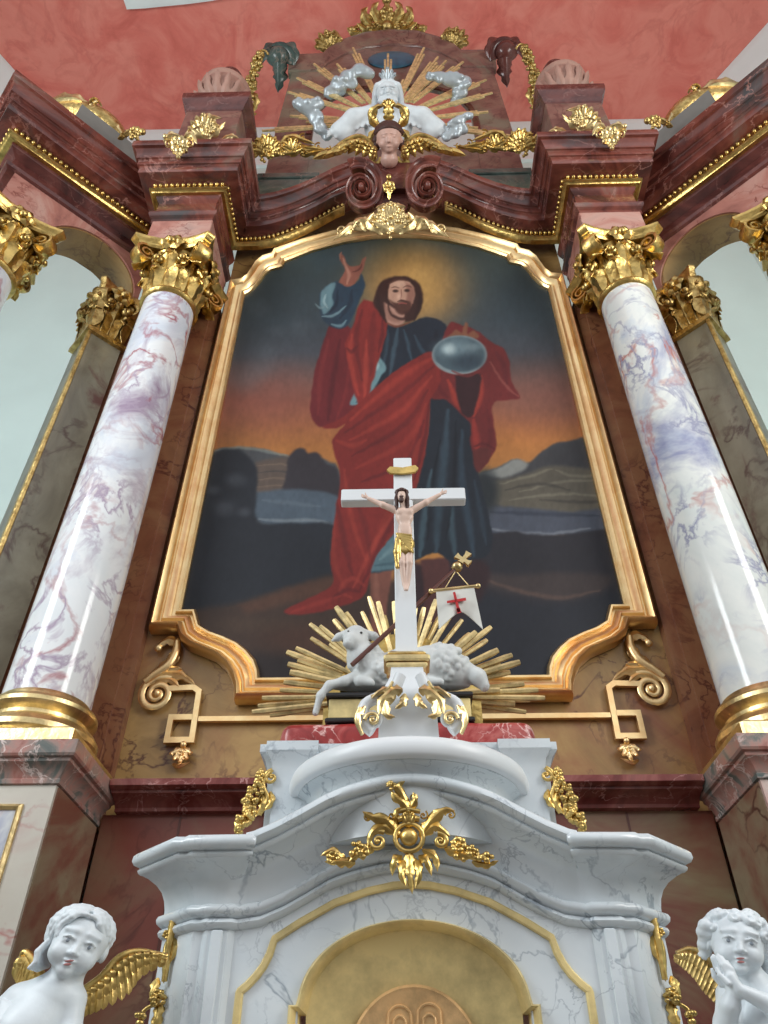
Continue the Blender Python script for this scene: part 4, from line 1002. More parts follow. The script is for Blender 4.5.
c = carve(387, 18, 4.36, .7)
half = [('L', [(386, 32), (378, 22), (374, 10), (379, 3)], 6), ('L', [(384, 33), (370, 26), (364, 14), (368, 8)], 6), ('S', 366, 20, 6, 1.5, 0, 1), ('L', [(380, 33), (366, 31), (357, 24)], 5), ('S', 357, 28, 5, 1.4, 1, -1), ('B', 352, 30, 5, .7), ('L', [(362, 32), (352, 33), (347, 28)], 4), ('G', 374, 28, 6, 9, 2.2)]
g = carving(both(half, 387) + [('L', [(387, 32), (387, 16), (387, -3)], 7, 4), ('R', 387, 14, 8), ('B', 387, 27, 6), ('B', 387, 1, 5)], c, (387, 18), 4).build('crest_ornament', M['gold_old'], None, 60, loc=at(387, 32, 4.32))
tag(g, 'gilt leafy crest at the very top of the altar against the pink ceiling', 'ornament')

# glory of rays behind the half figure
def glory():
    t = thing('ray_glory', 'burst of gilt rays around the white half figure in the gable', 'rays', at(388, 118, 4.36))
    tips = [(262, 131), (288, 92), (290, 116), (297, 78), (314, 64), (337, 64), (353, 48), (388, 54), (424, 48), (438, 57), (446, 61), (463, 62), (486, 80), (492, 93), (488, 112), (512, 136), (306, 122), (470, 84), (330, 104), (408, 76), (478, 128)]
    C0 = at(388, 122, 4.34)
    for tx, ty in tips:
        e = at(tx, ty, 4.34); d = (e - C0); b = MB(); L = d.length; d.normalize(); s = d.cross(Vector((0, 1, 0))).normalized()
        for k in (-1, 0, 1):
            ln = L * (1 - .1 * abs(k)); o = s * k
            p0 = C0 + d * L * .3 + o * .02; p1 = C0 + d * ln + o * .046
            b.tube([p0 + Vector((0, -.012 * (k == 0), 0)), p1 * .6 + p0 * .4, p1], [.014, .019, .017], sect=[(-1, -.5), (0, -1), (1, -.5), (.9, .7), (-.9, .7)], up=(0, -1, 0))
        b.build('ray', M['gold_ray'], t, 30)
glory()

def clouds():
    for i, (pts, lab) in enumerate((
        ([(330, 93, 7), (338, 84, 8), (348, 76, 8), (360, 70, 8), (368, 74, 7), (352, 84, 6), (340, 91, 6)], 'silvered cloud left of the white bearded head'),
        ([(300, 104, 7), (308, 108, 9), (318, 104, 7), (316, 118, 8), (320, 128, 7), (326, 136, 6)], 'silvered cloud lowest on the left among the gilt rays'),
        ([(430, 76, 5), (440, 77, 7), (452, 80, 9), (464, 82, 8), (460, 92, 8), (456, 101, 6)], 'silvered cloud right of the white bearded head'),
        ([(452, 124, 5), (460, 120, 6), (468, 116, 5), (462, 130, 6), (454, 134, 6), (446, 137, 5)], 'silvered cloud lowest on the right among the gilt rays'))):
        s = SDF(); cx = sum(p[0] for p in pts) / len(pts); cy = sum(p[1] for p in pts) / len(pts); rs = random.Random(i)
        for x, y, r in pts:
            s.ell((x - cx, rs.uniform(-1, 1), cy - y), (r, r * .7, r * .85), 3.5)
            for k in range(5):
                a = rs.random() * 2 * PI; s.ell((x - cx + r * .65 * math.cos(a), -r * .35 * rs.random() - 1, cy - y + r * .6 * math.sin(a)), r * .42, 1.6)
        o = solid('cloud', s, 1.1, M['silver'], None, carve(cx, cy, 4.22, .8), loc=at(cx, cy, 4.22))
        tag(o, lab, 'cloud', 'silvered clouds in the gable')
clouds()

def godfather():
    F0 = carve(388, 112, 4.14, .75); t = thing('bearded_figure', 'white half figure of a bearded old man with spread arms above the scrolls', 'statue', at(388, 138, 4.2))
    s = SDF()
    def p(x, y, d=0): return (x - 388, -d, 112 - y)
    # torso and spread arms under heavy sleeves
    s.ell(p(388, 128, 0), (24, 11, 20), 6); s.ell(p(388, 113, 2), (19, 9, 9), 6)
    for sg in (-1, 1):
        s.chain([p(388 + sg * 16, 114, 2), p(388 + sg * 34, 119, 5), p(388 + sg * 50, 131, 6)], [9, 9, 8], 5)
        s.chain([p(388 + sg * 34, 124, 6), p(388 + sg * 44, 134, 6), p(388 + sg * 40, 142, 4)], [7, 8, 6], 4)
        rs = random.Random(5)
        for k in range(7): s.cap(p(388 + sg * (14 + 5 * k), 111 + k * 1.5, 7), p(388 + sg * (20 + 5.4 * k), 127 + k * 2, 10), 1.8, 1.6, 2.2)
        s.chain([p(388 + sg * 50, 131, 7), p(388 + sg * 55, 134, 9)], [4, 3.2], 2)
        for k in range(5): s.chain([p(388 + sg * 55, 134, 9), p(388 + sg * (58 + k * .4), 131 + k * 1.8, 11), p(388 + sg * (60 + k * .3), 131 + k * 2.1, 12.5)], [1.4, .9, .7], .5)
    for k in range(5): s.cap(p(376 + 6 * k, 116, 9), p(372 + 8 * k, 138, 12), 1.8, 1.6, 2.2)
    s.chain([p(388, 110, 3), p(388, 103, 5)], [7, 6.5], 4)
    # head: looking down the nave
    s.ell(p(388, 95, 5), (11.5, 11, 12), 2); s.ell(p(388, 99, 11), (8.5, 6, 8), 3)
    s.ell(p(388, 96, 18.4), (2.0, 3.2, 3.6), 1); s.ell(p(388, 98.4, 20), (2.3, 2, 1.6), .8)
    for sg in (-1, 1): s.ell(p(388 + sg * 4.2, 94.2, 19.0), (3.0, 2.8, 2.2), .8, -1); s.ell(p(388 + sg * 4.2, 94.4, 16.2), (1.9, 1.5, 1.3), .4); s.ell(p(388 + sg * 5.4, 99, 15), (3, 3, 2.6), 2); s.cap(p(388 + sg * 2, 91.4, 15.6), p(388 + sg * 6, 91.8, 14.4), .9, .6, .8)
    s.ell(p(388, 101, 16.6), (2.6, 1, .5), .4, -1)
    t1 = solid('figure', s, .85, M['stone'], t, F0)
    h = SDF()
    for sg in (-1, 1):
        for k in range(7):
            a = .2 + k * .28; h.chain([p(388 + sg * 3, 84, 6), p(388 + sg * (10 + k * .4), 88 + k * 1.2, 8 - k), p(388 + sg * (12 + k * .3), 97 + k * 1.3, 5 - k * 1.4), p(388 + sg * (12.5 + k * .2), 106 + k, 2 - k)], [2.6, 2.8, 2.5, 1.6], 1.2)
        for k in range(4): h.chain([p(388 + sg * (1 + k * 1.9), 102.6 - .6 * k, 18 - k * 1.2), p(388 + sg * (1.6 + k * 2.2), 107 - .4 * k, 19.5 - k * 1.4), p(388 + sg * (.6 + k * 1.5), 114 - k, 18 - k)], [1.7, 1.9, .8], .6)
        h.cap(p(388 + sg * .6, 100.4, 19.6), p(388 + sg * 5.5, 102.6, 17), 1.2, .9, .6); h.cap(p(388 + sg * 2, 91.6, 18), p(388 + sg * 7, 92.4, 15.6), 1.0, .8, .6)
    solid('hair_and_beard', h, .75, M['stone'], t, F0)
    b = carving([('F', 388, 84, 14, 50, 130, 5, 3)], F0, (388, 112), 2); b.build('crown_piece', M['silver'], t, 60)
godfather()

# ------------------------------------------------------------------ winged cherub head between the scrolls
def wing(mb_fn, root, dirs, n_rows=3):
    pass
def cherub():
    F0 = carve(389, 142, 3.82, .8); t = thing('cherub_head', 'small winged child head with gilt wings between the two cornice scrolls', 'cherub', at(389, 160, 3.9))
    def p(x, y, d=0): return (x - 389, -d, 142 - y)
    s = SDF(); s.ell(p(389, 138, 3), (12.5, 13, 14), 2); s.ell(p(389, 146, 8), (9.6, 8, 9), 3); s.ell(p(389, 152.5, 12), (3.6, 3, 3), 2)
    for sg in (-1, 1): s.ell(p(389 + sg * 5.5, 146.5, 11.5), (4.4, 4, 4.2), 2)
    s.ell(p(389, 143, 16.6), (1.7, 2, 3), 1); s.ell(p(389, 145.3, 17.4), (2, 1.6, 1.4), .8)
    for sg in (-1, 1): s.ell(p(389 + sg * 4.6, 139.8, 17.2), (2.5, 2, 1.6), 1, -1); s.ell(p(389 + sg * 4.6, 140, 14.4), (1.9, 1.5, 1.3), .5); s.cap(p(389 + sg * 2.4, 137, 16), p(389 + sg * 7.5, 137.6, 14), .8, .5, .8)
    for sg in (-1, 1): s.ell(p(389 + sg * 12.2, 142, 3), (1.8, 2.4, 3.4), 1)
    s.ell(p(389, 148.4, 17.2), (2.6, 1.2, .5), .4, -1); s.ell(p(389, 149.9, 15.6), (2.2, 1.3, .9), .6)
    s.chain([p(389, 152, 2), p(389, 160, 2)], [7, 9], 3)
    solid('head', s, .8, M['skin'], t, F0)
    h = SDF(); rs = random.Random(2)
    for k in range(46):
        a = rs.uniform(-2.7, 2.7); q = rs.uniform(.1, 1); x = 13 * math.sin(a) * (.5 + .5 * q); z = 138 - (4 + 9.5 * max(0, math.cos(a)) * q) ; d = 3 + 9 * (1 - q) * max(0, math.cos(a)) - rs.random() * 4
        if abs(a) > 1.5: z = 138 + (abs(a) - 1.5) * 9; x = 13 * (1 if a > 0 else -1)
        h.ell(p(389 + x, z, d), (3.4, 3.2, 3.2), 1.4)
    h.ell(p(389, 132, 1), (13.4, 12.4, 11.5), 2)
    for k in range(9): h.ell(p(389 - 10 + 2.5 * k, 130 + .16 * (k - 4) ** 2, 13 - .35 * (k - 4) ** 2), (2.6, 2.4, 2.6), .8)
    solid('hair', h, .8, M['hair'], t, F0)
    for sg in (-1, 1):
        sp = [('T', [(389 + sg * 12, 150), (389 + sg * 28, 137), (389 + sg * 44, 141), (389 + sg * 58, 150)], [3.5, 3.5, 3, 1.5])]
        for r_, (n, ln, w) in enumerate(((9, 20, 4), (8, 14, 4), (8, 8, 3.5))):
            for k in range(n):
                q = k / (n - 1); x0 = 389 + sg * (14 + 42 * q * (1 - .12 * r_)); y0 = 147 - 9 * math.sin(PI * min(1, q * 1.1)) + q * 4
                ang = math.radians(250 + 50 * (1 - q) - 40 * q); dx = sg * (.35 + .75 * q); dy = 1 - .62 * q; nn = math.hypot(dx, dy)
                L = ln * (.8 + .3 * q); sp.append(('L', [(x0, y0, 4 - r_ * -1.4), (x0 + dx / nn * L * .6, y0 + dy / nn * L * .6, 4 + r_ * 1.4), (x0 + dx / nn * L, y0 + dy / nn * L, 2 + r_ * 1.4)], w, 0))
        carving(sp, F0, (389, 142), 2).build('wing', M['gold'], t, 60)
    half = [('L', [(389 - 9, 128), (389 - 17, 118), (389 - 12, 108), (389 - 4, 107)], 5), ('L', [(389 - 14, 130), (389 - 19, 140), (389 - 17, 150)], 4.5), ('S', 389 - 15, 116, 5, 1.3, 2, 1), ('L', [(389 - 3, 158), (389 - 11, 165), (389 - 8, 178)], 5), ('L', [(389 - 13, 152), (389 - 17, 164), (389 - 9, 176)], 4)]
    carving(both(half, 389) + [('L', [(389, 122), (389, 112), (389, 104)], 6), ('F', 389, 110, 9, 40, 140, 5, 3)], carve(389, 142, 3.9, .8), (389, 142), 3).build('cartouche', M['gold'], t, 60)
    carving([('R', 389, 188, 7, 6), ('L', [(389, 182), (389, 192), (389, 201)], 4), ('B', 389, 178, 3)], carve(389, 186, 3.88, .6), (389, 186), 3).build('pendant', M['gold'], t, 60)
cherub()

# gilt foliage at the foot of the gable, and scroll curls on the cornice
for nm in side_iter():
    c = carve(275, 150, 4.2, .7)
    sp = [('S', 262, 148, 6, 1.5, 0, 1), ('R', 270, 152, 8), ('L', [(258, 155), (268, 146), (280, 150)], 5), ('L', [(272, 156), (284, 148), (296, 153)], 5), ('S', 288, 152, 5, 1.5, 2, -1), ('L', [(290, 157), (300, 150), (310, 156)], 4), ('L', [(254, 158), (257, 148), (262, 140)], 4), ('L', [(280, 146), (290, 138), (302, 141), (316, 146)], 4), ('L', [(296, 147), (312, 150), (328, 152)], 3.5), ('S', 303, 139, 4.5, 1.3, 1, 1), ('G', 266, 158, 6, 8, 2), ('T', [(262, 152), (286, 154), (320, 150)], [2, 2.5, 1.5]), ('F', 268, 154, 17, 20, 165, 8, 4.5), ('F', 292, 154, 13, 15, 150, 6, 3.6), ('R', 282, 152, 6), ('S', 318, 148, 4, 1.3, 1, 1), ('L', [(300, 156), (316, 154), (334, 150)], 3.5), ('F', 258, 150, 10, 60, 200, 5, 3), ('G', 300, 152, 6, 10, 1.8), ('S', 328, 151, 3.6, 1.3, 1, -1)]
    g = carving(sp, c, (275, 150), 3).build('foliage_spray', M['gold'], None, 60, loc=(at(275, 150, 4.2).x * MIR[0], 4.2, at(275, 150, 4.2).z))
    tag(g, 'gilt foliage curling along the %s foot of the crowning gable' % nm, 'ornament', 'gable foot foliage')

# ------------------------------------------------------------------ urns on pedestals over the columns
for nm in side_iter():
    t = thing('urn_pedestal', 'dark marble block with gilt shell ornament under the %s urn' % nm, 'pedestal', (-2.18, 4.1, 9.722), 'urn pedestals')
    x0, x1, yf, yb = -2.52, -1.84, 3.86, 4.42
    b = MB(); b.box(x0, x1, yf, yb, 9.722, 11.5, .01); b.box(x0 - .05, x1 + .05, yf - .05, yb, 9.722, 9.95, .015); b.build('block', M['mauve'], t, 30)
    b = MB(); pr = [(0, 11.42), (.02, 11.46), (.03, 11.55), (.07, 11.62), (.08, 11.7), (.08, 11.78)]
    b.loft([[(x0 - o, yf - o, z), (x1 + o, yf - o, z), (x1 + o, yb, z), (x0 - o, yb, z)] for o, z in pr], caps=True); b.build('cap_moulding', M['red_dark'], t, 30)
    c = carve(203, 128, 3.78, .55)
    sp = [('F', 205, 138, 20, 35, 150, 7, 4.5), ('S', 192, 134, 6, 1.5, 0, 1), ('S', 214, 130, 6, 1.5, 2, -1), ('L', [(186, 140), (196, 130), (212, 128)], 5), ('L', [(204, 138), (216, 134), (226, 124)], 4.5), ('L', [(196, 122), (208, 118), (222, 120)], 4), ('G', 206, 128, 9, 14, 2.2), ('R', 208, 132, 7), ('L', [(222, 140), (232, 138), (240, 141)], 3)]
    carving(sp, c, (203, 128), 3).build('shell_ornament', M['gold_pale'], t, 60)
    c = carve(180, 145, 3.44, .6)
    sp = [('R', 180, 146, 10, 8), ('S', 170, 145, 6, 1.5, 0, 1), ('S', 190, 145, 6, 1.5, PI, -1), ('L', [(164, 142), (172, 136), (182, 138)], 4), ('L', [(184, 138), (192, 136), (198, 146)], 4), ('G', 180, 150, 9, 14, 2.4), ('F', 180, 150, 8, 200, 340, 6, 2.5), ('B', 166, 137, 2.6)]
    carving(sp, c, (180, 145), 3.5).build('edge_rocaille', M['gold_pale'], t, 60)
    u = thing('urn', 'rose-coloured stone urn with dark knob on the %s pedestal' % nm, 'urn', (-2.2, 4.15, 11.78), 'urns on the cornice')
    ux, uy = -2.24, 4.12
    b = MB(); b.lathe([(.01, 11.785), (.2, 11.785), (.2, 11.84), (.1, 11.92), (.1, 11.97), (.2, 12.04), (.3, 12.16), (.345, 12.32), (.345, 12.42), (.32, 12.5), (.345, 12.53), (.345, 12.58), (.27, 12.66), (.16, 12.8), (.1, 12.86), (.01, 12.88)], (ux, uy, 0), 40); b.build('body', M['urn'], u, 40)
    b = MB()
    for k in range(16):
        a = 2 * PI * k / 16; d = Vector((math.cos(a), math.sin(a), 0)); b.leaf([(ux + d.x * r_, uy + d.y * r_, z) for r_, z in ((.14, 12.0), (.29, 12.1), (.37, 12.24), (.4, 12.36))], .06, d, lobes=2, thick=.4, nt=10)
    b.build('leaf_band', M['urn'], u, 60)
    b = MB(); b.lathe([(.01, 12.87), (.1, 12.87), (.07, 12.93), (.14, 13.0), (.17, 13.1), (.13, 13.22), (.05, 13.3), (.01, 13.34)], (ux, uy, 0), 24); b.build('knob', M['red_dark'], u, 50)

# scroll segments lying on the wing cornices
for nm in side_iter():
    t = thing('scroll_pediment', 'grey scroll segment with gilt leaves lying on the %s wing cornice' % nm, 'pediment scroll', wp(.9, -.1, 9.73), 'wing pediment scrolls')
    b = MB(); b.loft([[wp(a, n, z) for a, n in ((.35, -.1), (1.25, -.1), (1.25, -.4), (.35, -.4))] for z in (9.723, 10.62)], caps=True); b.build('plinth', M['scroll_grey'], t, 30)
    c = carve(92, 122, 3.75, .5)
    def L(p): return p
    body = [('T', [(44, 118), (62, 114), (84, 113), (104, 120), (118, 134), (122, 146)], [11, 13, 13, 12, 10, 6]), ('S', 118, 138, 8, 1.4, PI / 2, -1, 3)]
    carving(body, c, (92, 118), 5).build('scroll_body', M['gold_old'], t, 60)
    sp = [('L', [(44, 106), (62, 100), (82, 102), (98, 112)], 8, 4), ('L', [(46, 116), (66, 107), (86, 110), (100, 124)], 8, 4), ('L', [(66, 118), (84, 112), (100, 118), (112, 132)], 7, 4), ('S', 112, 124, 6, 1.4, 1, -1), ('L', [(96, 130), (106, 122), (120, 128)], 5), ('S', 96, 104, 6, 1.4, 0, 1), ('G', 96, 106, 5, 8, 2), ('R', 108, 128, 8, 6), ('G', 108, 130, 8, 12, 2.4), ('L', [(100, 124), (110, 118), (120, 124)], 4), ('L', [(112, 136), (120, 130), (126, 138)], 4), ('S', 104, 134, 4, 1.3, 1, 1)]
    b = carving(sp, c, (92, 118), 9); b.build('leaf_band', M['gold_pale'], t, 60)
    c = carve(132, 136, 3.6, .6)
    g = carving([('R', 136, 134, 7, 6), ('S', 124, 137, 4, 1.3, 0, 1), ('L', [(118, 139), (128, 134), (140, 128)], 3.5), ('B', 143, 133, 3.5), ('G', 132, 137, 7, 7, 2)], c, (132, 136), 3).build('leaf_knot', M['gold_old'], None, 60, loc=(at(132, 136, 3.6).x * MIR[0], 3.6, at(132, 136, 3.6).z))
    tag(g, 'small dark gilt leaf knot on the cornice beside the %s urn pedestal' % nm, 'ornament', 'cornice leaf knots')

# ------------------------------------------------------------------ crest over the painting and scrolls below it
c = carve(391, 222, 4.02, .4)
half = [('S', 376, 222, 7, 1.6, 0, 1), ('L', [(388, 229), (376, 230), (368, 222), (374, 214)], 5), ('L', [(390, 216), (384, 208), (376, 209)], 4), ('L', [(374, 231), (366, 222), (358, 222), (352, 230)], 5, 2), ('L', [(366, 231), (360, 224), (354, 226)], 4, 2), ('S', 341, 232, 5.5, 1.4, PI * .2, 1), ('L', [(362, 230), (352, 226), (342, 234), (334, 240)], 4, 2), ('G', 382, 220, 7, 10, 2.2), ('L', [(352, 228), (347, 234), (340, 238)], 3, 2)]
g = carving(both(half, 391) + [('F', 391, 232, 24, 25, 155, 9, 5), ('R', 391, 219, 9, 8), ('G', 391, 226, 14, 16, 2.2), ('S', 380, 213, 5, 1.4, 1, -1), ('S', 402, 213, 5, 1.4, 2, 1), ('F', 391, 214, 9, 40, 140, 5, 3), ('L', [(391, 222), (391, 229), (391, 233)], 5)], c, (391, 222), 3).build('frame_crest', M['gold_pale'], None, 60, loc=at(391, 232, 4.02))
tag(g, 'gilt carved crest on top of the painting frame under the scrolls', 'ornament')

for nm in side_iter():
    t = thing('scroll_bracket', 'flat gilt scroll with square key and tassel at the %s foot of the painting' % nm, 'ornament', at(175, 700, 4.49), 'gilt scroll brackets')
    c = carve(175, 700, 4.47, 0)
    sp = [('S', 156, 694, 20, 2.1, PI * .3, 1, 3.8), ('T', [(166, 638), (167, 650), (162, 664), (150, 674), (141, 682)], [4, 5, 5.5, 5, 4]), ('L', [(141, 682), (156, 668), (166, 652), (166, 634)], 8, 4), ('L', [(168, 640), (158, 636), (150, 640), (147, 646)], 5.5, 2), ('B', 147.5, 645, 4.2), ('L', [(140, 684), (156, 674), (176, 675), (193, 685)], 8, 4), ('L', [(150, 680), (166, 680), (178, 688)], 5, 2), ('L', [(152, 672), (164, 668), (176, 668)], 5, 3)]
    carving(sp, c, (175, 700), 2.5).build('scroll', M['gold_frame'], t, 60)
    def Q(x, y, d): return tuple(c @ Vector((x - 175, -d, 700 - y)))
    b = MB()
    def bar(pts, w):
        P = [Vector(p) for p in pts]; rings = []
        for i, p in enumerate(P):
            d0 = (P[i] - P[i - 1]).normalized() if i else (P[1] - P[0]).normalized(); d1 = (P[i + 1] - P[i]).normalized() if i < len(P) - 1 else d0
            n = Vector((-(d0 + d1).y, (d0 + d1).x)); n.normalize(); k = 1 / max(.5, n.dot(Vector((-d0.y, d0.x)))); n = n * (w * k)
            rings.append([Q(*(p + n), -1), Q(*(p + n * .9), 2.5), Q(*(p - n * .9), 2.5), Q(*(p - n), -1)])
        b.loft(rings, caps=True)
    bar([(166, 689), (192, 688), (198, 692), (199, 740), (175, 740), (175, 718), (196.2, 718)], 3)
    b.build('key_band', M['gold_frame'], t, 30)
    b = MB(); bar([(202, 720), (260, 720), (330, 720)], 2.6); b.build('lower_bar', M['gold_frame'], t, 30)
    carving([('F', 182, 748, 15, 215, 325, 5, 3.4), ('R', 182, 756, 7, 6), ('B', 182, 745, 3.4), ('L', [(174, 764), (182, 767), (192, 763)], 2.4, 0), ('L', [(182, 748), (182, 758), (182, 767)], 4)], carve(182, 755, 4.47, 0), (182, 755), 3).build('tassel', M['gold_frame'], t, 60)
# ------------------------------------------------------------------ altar table and tabernacle
def altar_table():
    t = thing('altar_table', 'marble altar table carrying the white tabernacle', 'altar', (0, 2.5, 0))
    b = MB(); b.box(-1.45, 1.45, 1.95, 3.0, 0, .98, .01); b.build('block', M['brown'], t, 30)
    b = MB(); b.box(-1.55, 1.55, 1.85, 3.05, .98, 1.08, .015); b.build('table_top', M['white_marble'], t, 30)
altar_table()

def trise(x):
    return float(np.interp(abs(x), [0, .06, .12, .18, .23, .3, .36, .42, .47, .5], [.168, .164, .15, .132, .112, .072, .04, .014, .002, 0]))
def trise2(x):
    return float(np.interp(abs(x), [0, .08, .16, .22, .28, .34, .40, .46], [.142, .136, .118, .098, .064, .032, .008, 0]))
def tab_path():
    p = [(-.685, 2.335), (-.63, 2.278), (-.575, 2.222), (-.55, 2.222), (-.537, 2.209), (-.478, 2.209), (-.465, 2.222)]
    q = [(x, 2.222) for x in np.linspace(-.44, .44, 46)]
    return p + q + [(-x, y) for x, y in p[::-1]]
def tabernacle():
    t = thing('tabernacle', 'white veined marble tabernacle with curved cornice and gilt door', 'tabernacle', (0, 2.4, 1.08))
    path = tab_path()
    zo = [trise(x) if abs(x) < .49 else 0 for x, y in path]; zo2 = [trise2(x) if abs(x) < .49 else 0 for x, y in path]
    # body: a loft following the path up to the lower moulding
    b = MB()
    rings = []
    for (x, y), z in zip(path, zo2): rings.append([(x, y, 1.08), (x, y, 2.19 + z), (x * .6, 2.75, 2.19 + z), (x * .6, 2.75, 1.08)])
    # keep the door bay out of the body: left and right jamb bodies plus the spandrel over the arch
    def seg(r): b.loft(r, caps=True)
    arch = lambda x: 1.985 + .19 * math.sqrt(max(0, 1 - (x / .285) ** 2))
    L = [r for r, (x, y) in zip(rings, path) if x <= -.288]; Rr = [r for r, (x, y) in zip(rings, path) if x >= .288]
    def edge(x): return [(x, 2.222, 1.08), (x, 2.222, 2.19 + trise2(x)), (x * .9, 2.75, 2.19 + trise2(x)), (x * .9, 2.75, 1.08)]
    seg(L + [edge(-.288)]); seg([edge(.288)] + Rr)
    mid = []
    for x in np.linspace(-.288, .288, 41): mid.append([(x, 2.222, arch(x)), (x, 2.222, 2.19 + trise2(x)), (x, 2.6, 2.19 + trise2(x)), (x, 2.6, arch(x))])
    seg(mid)
    body = b.build('body', M['white_marble'], t, 30)
    # lower moulding, hollow and crowning rolls
    low = [(-.02, 2.15), (.004, 2.152), (.014, 2.158), (.018, 2.166), (.014, 2.174), (.006, 2.178), (.014, 2.181), (.026, 2.188), (.029, 2.198), (.024, 2.207), (.012, 2.211), (-.02, 2.213)]
    b = MB(); b.sweep(low, path, zo2, closed_prof=True); b.build('lower_moulding', M['white_marble'], t, 50)
    cov = [(.006, 0), (.008, .02), (.014, .042), (.026, .062), (.046, .078), (.075, .09), (.1, .096)]
    # hollow: bottom follows the lower rise, top the upper rise
    b = MB(); n = len(path); rings = []
    tmp = MB(); tmp.sweep([(o, 2.205 + z) for o, z in cov] + [(-.05, 2.301), (-.05, 2.205)], path, None, closed_prof=True, caps=False)
    k = len(cov) + 2
    for i in range(n):
        r = [list(p) for p in tmp.v[i * k:(i + 1) * k]]
        for p in r:
            w = (p[2] - 2.205) / .096; p[2] += zo2[i] * (1 - w) + zo[i] * w
        rings.append(r)
    b.loft(rings, caps=True); b.build('hollow', M['white_marble'], t, 50)
    rol = [(-.02, 2.299), (.1, 2.299), (.109, 2.303), (.112, 2.31), (.106, 2.317), (.112, 2.318), (.126, 2.321), (.134, 2.331), (.132, 2.344), (.124, 2.352), (.1, 2.358), (-.02, 2.36)]
    b = MB(); b.sweep(rol, path, zo, closed_prof=True); b.build('cornice', M['white_marble'], t, 50)
    # top deck behind the cornice
    b = MB(); rings = []
    for (x, y), z in zip(path, zo): rings.append([(x, y, 2.31 + z), (x, y, 2.355 + z), (x, 2.75, 2.355 + z * .6), (x, 2.75, 2.31 + z * .6)])
    b.loft(rings, caps=True); b.build('deck', M['white_marble'], t, 30)
    # pilaster strips at the sides
    for s in (-1, 1):
        b = MB()
        for xa, xb, d in ((.478, .537, .008), (.492, .523, .016)):
            x0, x1 = sorted((s * xa, s * xb)); b.box(x0, x1, 2.215 - d, 2.23, 1.08, 2.15, .003)
        b.build('pilaster_strip', M['white_marble'], t, 30)
    # gilt line round the door field
    h = [(-.445, 1.3), (-.446, 2.012), (-.442, 2.022), (-.425, 2.035), (-.405, 2.055), (-.39, 2.075), (-.378, 2.1), (-.366, 2.138), (-.3, 2.178), (-.21, 2.225), (-.12, 2.254), (-.05, 2.268), (0, 2.271)]
    h = h + [(-x, z) for x, z in h[-2::-1]]
    inn = []
    for i, p in enumerate(h):
        a = Vector(h[max(i - 1, 0)]); c = Vector(h[min(i + 1, len(h) - 1)]); d = (c - a).normalized(); nr = Vector((d.y, -d.x)); inn.append((p[0] + nr.x * .02, p[1] + nr.y * .02))
    b = MB(); rings = []
    for p, q in zip(h, inn): rings.append([(p[0] + (q[0] - p[0]) * u, 2.222 - d, p[1] + (q[1] - p[1]) * u) for u, d in ((0, -.004), (0, .006), (.2, .01), (.8, .01), (1, .006), (1, -.004))])
    b.loft(rings, caps=True); b.build('gilt_line', M['gold_flat'], t, 30)
    # door
    hd = [(-.31, 1.3), (-.31, 1.985), (-.292, 1.985), (-.288, 2.0)] + [(.288 * math.cos(a), 1.99 + .185 * math.sin(a)) for a in np.linspace(PI * .97, PI / 2, 16)]
    hd = hd + [(-x, z) for x, z in hd[-2::-1]]
    ind = [(x * .92, 1.3 if z < 1.4 else z - .016) for x, z in hd]
    b = MB(); rings = []
    for p, q in zip(hd, ind): rings.append([(p[0] + (q[0] - p[0]) * u, 2.222 - d, p[1] + (q[1] - p[1]) * u) for u, d in ((0, -.01), (0, .012), (.25, .02), (.6, .012), (1, -.02), (1, -.05), (.3, -.05))])
    b.loft(rings, caps=True); b.build('door_rim', M['gold_flat'], t, 40)
    b = MB(); rings = []
    for x in np.linspace(-.27, .27, 31):
        zt = 1.985 + .182 * math.sqrt(max(0, 1 - (x / .275) ** 2)); dy = 2.275 + .02 * (1 - (x / .27) ** 2)
        rings.append([(x, dy, 1.3), (x, dy, 1.75), (x, dy - .0, zt * .5 + .9), (x, dy - .035, zt), (x, dy + .03, zt), (x, dy + .03, 1.3)])
    b.loft(rings, caps=True); door = b.build('door', M['gold_flat'], t, 60)
    # raised roundel with the lettering
    b = MB(); b.lathe([(.001, .0), (.158, 0), (.165, .006), (.165, .014), (.158, .02), (.152, .016), (.001, .018)], (0, 2.285, 1.872), 56, axis=(0, -1, 0)); rd = b.build('roundel', M['gold_roundel'], door, 40)
    b = MB()
    def ln(pts): b.tube(curve([(x, 2.267, z) for x, z in pts], 26), .0035, 6)
    ln([(-.066, 1.8), (-.066, 1.95), (-.058, 1.98), (-.036, 1.99), (-.014, 1.98), (-.006, 1.95), (-.006, 1.8)])
    ln([(-.052, 1.8), (-.052, 1.94), (-.047, 1.962), (-.036, 1.968), (-.025, 1.962), (-.02, 1.94), (-.02, 1.8)])
    ln([(.008, 1.8), (.008, 1.955), (.016, 1.985), (.038, 1.994), (.06, 1.985), (.068, 1.955), (.068, 1.8)])
    ln([(.022, 1.8), (.022, 1.945), (.027, 1.966), (.038, 1.972), (.049, 1.966), (.054, 1.945), (.054, 1.8)])
    b.build('raised_letters', M['gold_roundel'], rd, 60)
    # stepped stand on the top: back block with flared caps, front drum and slab
    b = MB(); rings = []
    for o, z in ((0, 2.36), (0, 2.6), (.004, 2.65), (.014, 2.68), (.03, 2.7), (.03, 2.725)):
        rings.append([(-.45 - o, 2.40 - o, z), (.45 + o, 2.40 - o, z), (.45 + o, 2.74, z), (-.45 - o, 2.74, z)])
    b.loft(rings, caps=True); b.build('back_block', M['white_marble'], t, 30)
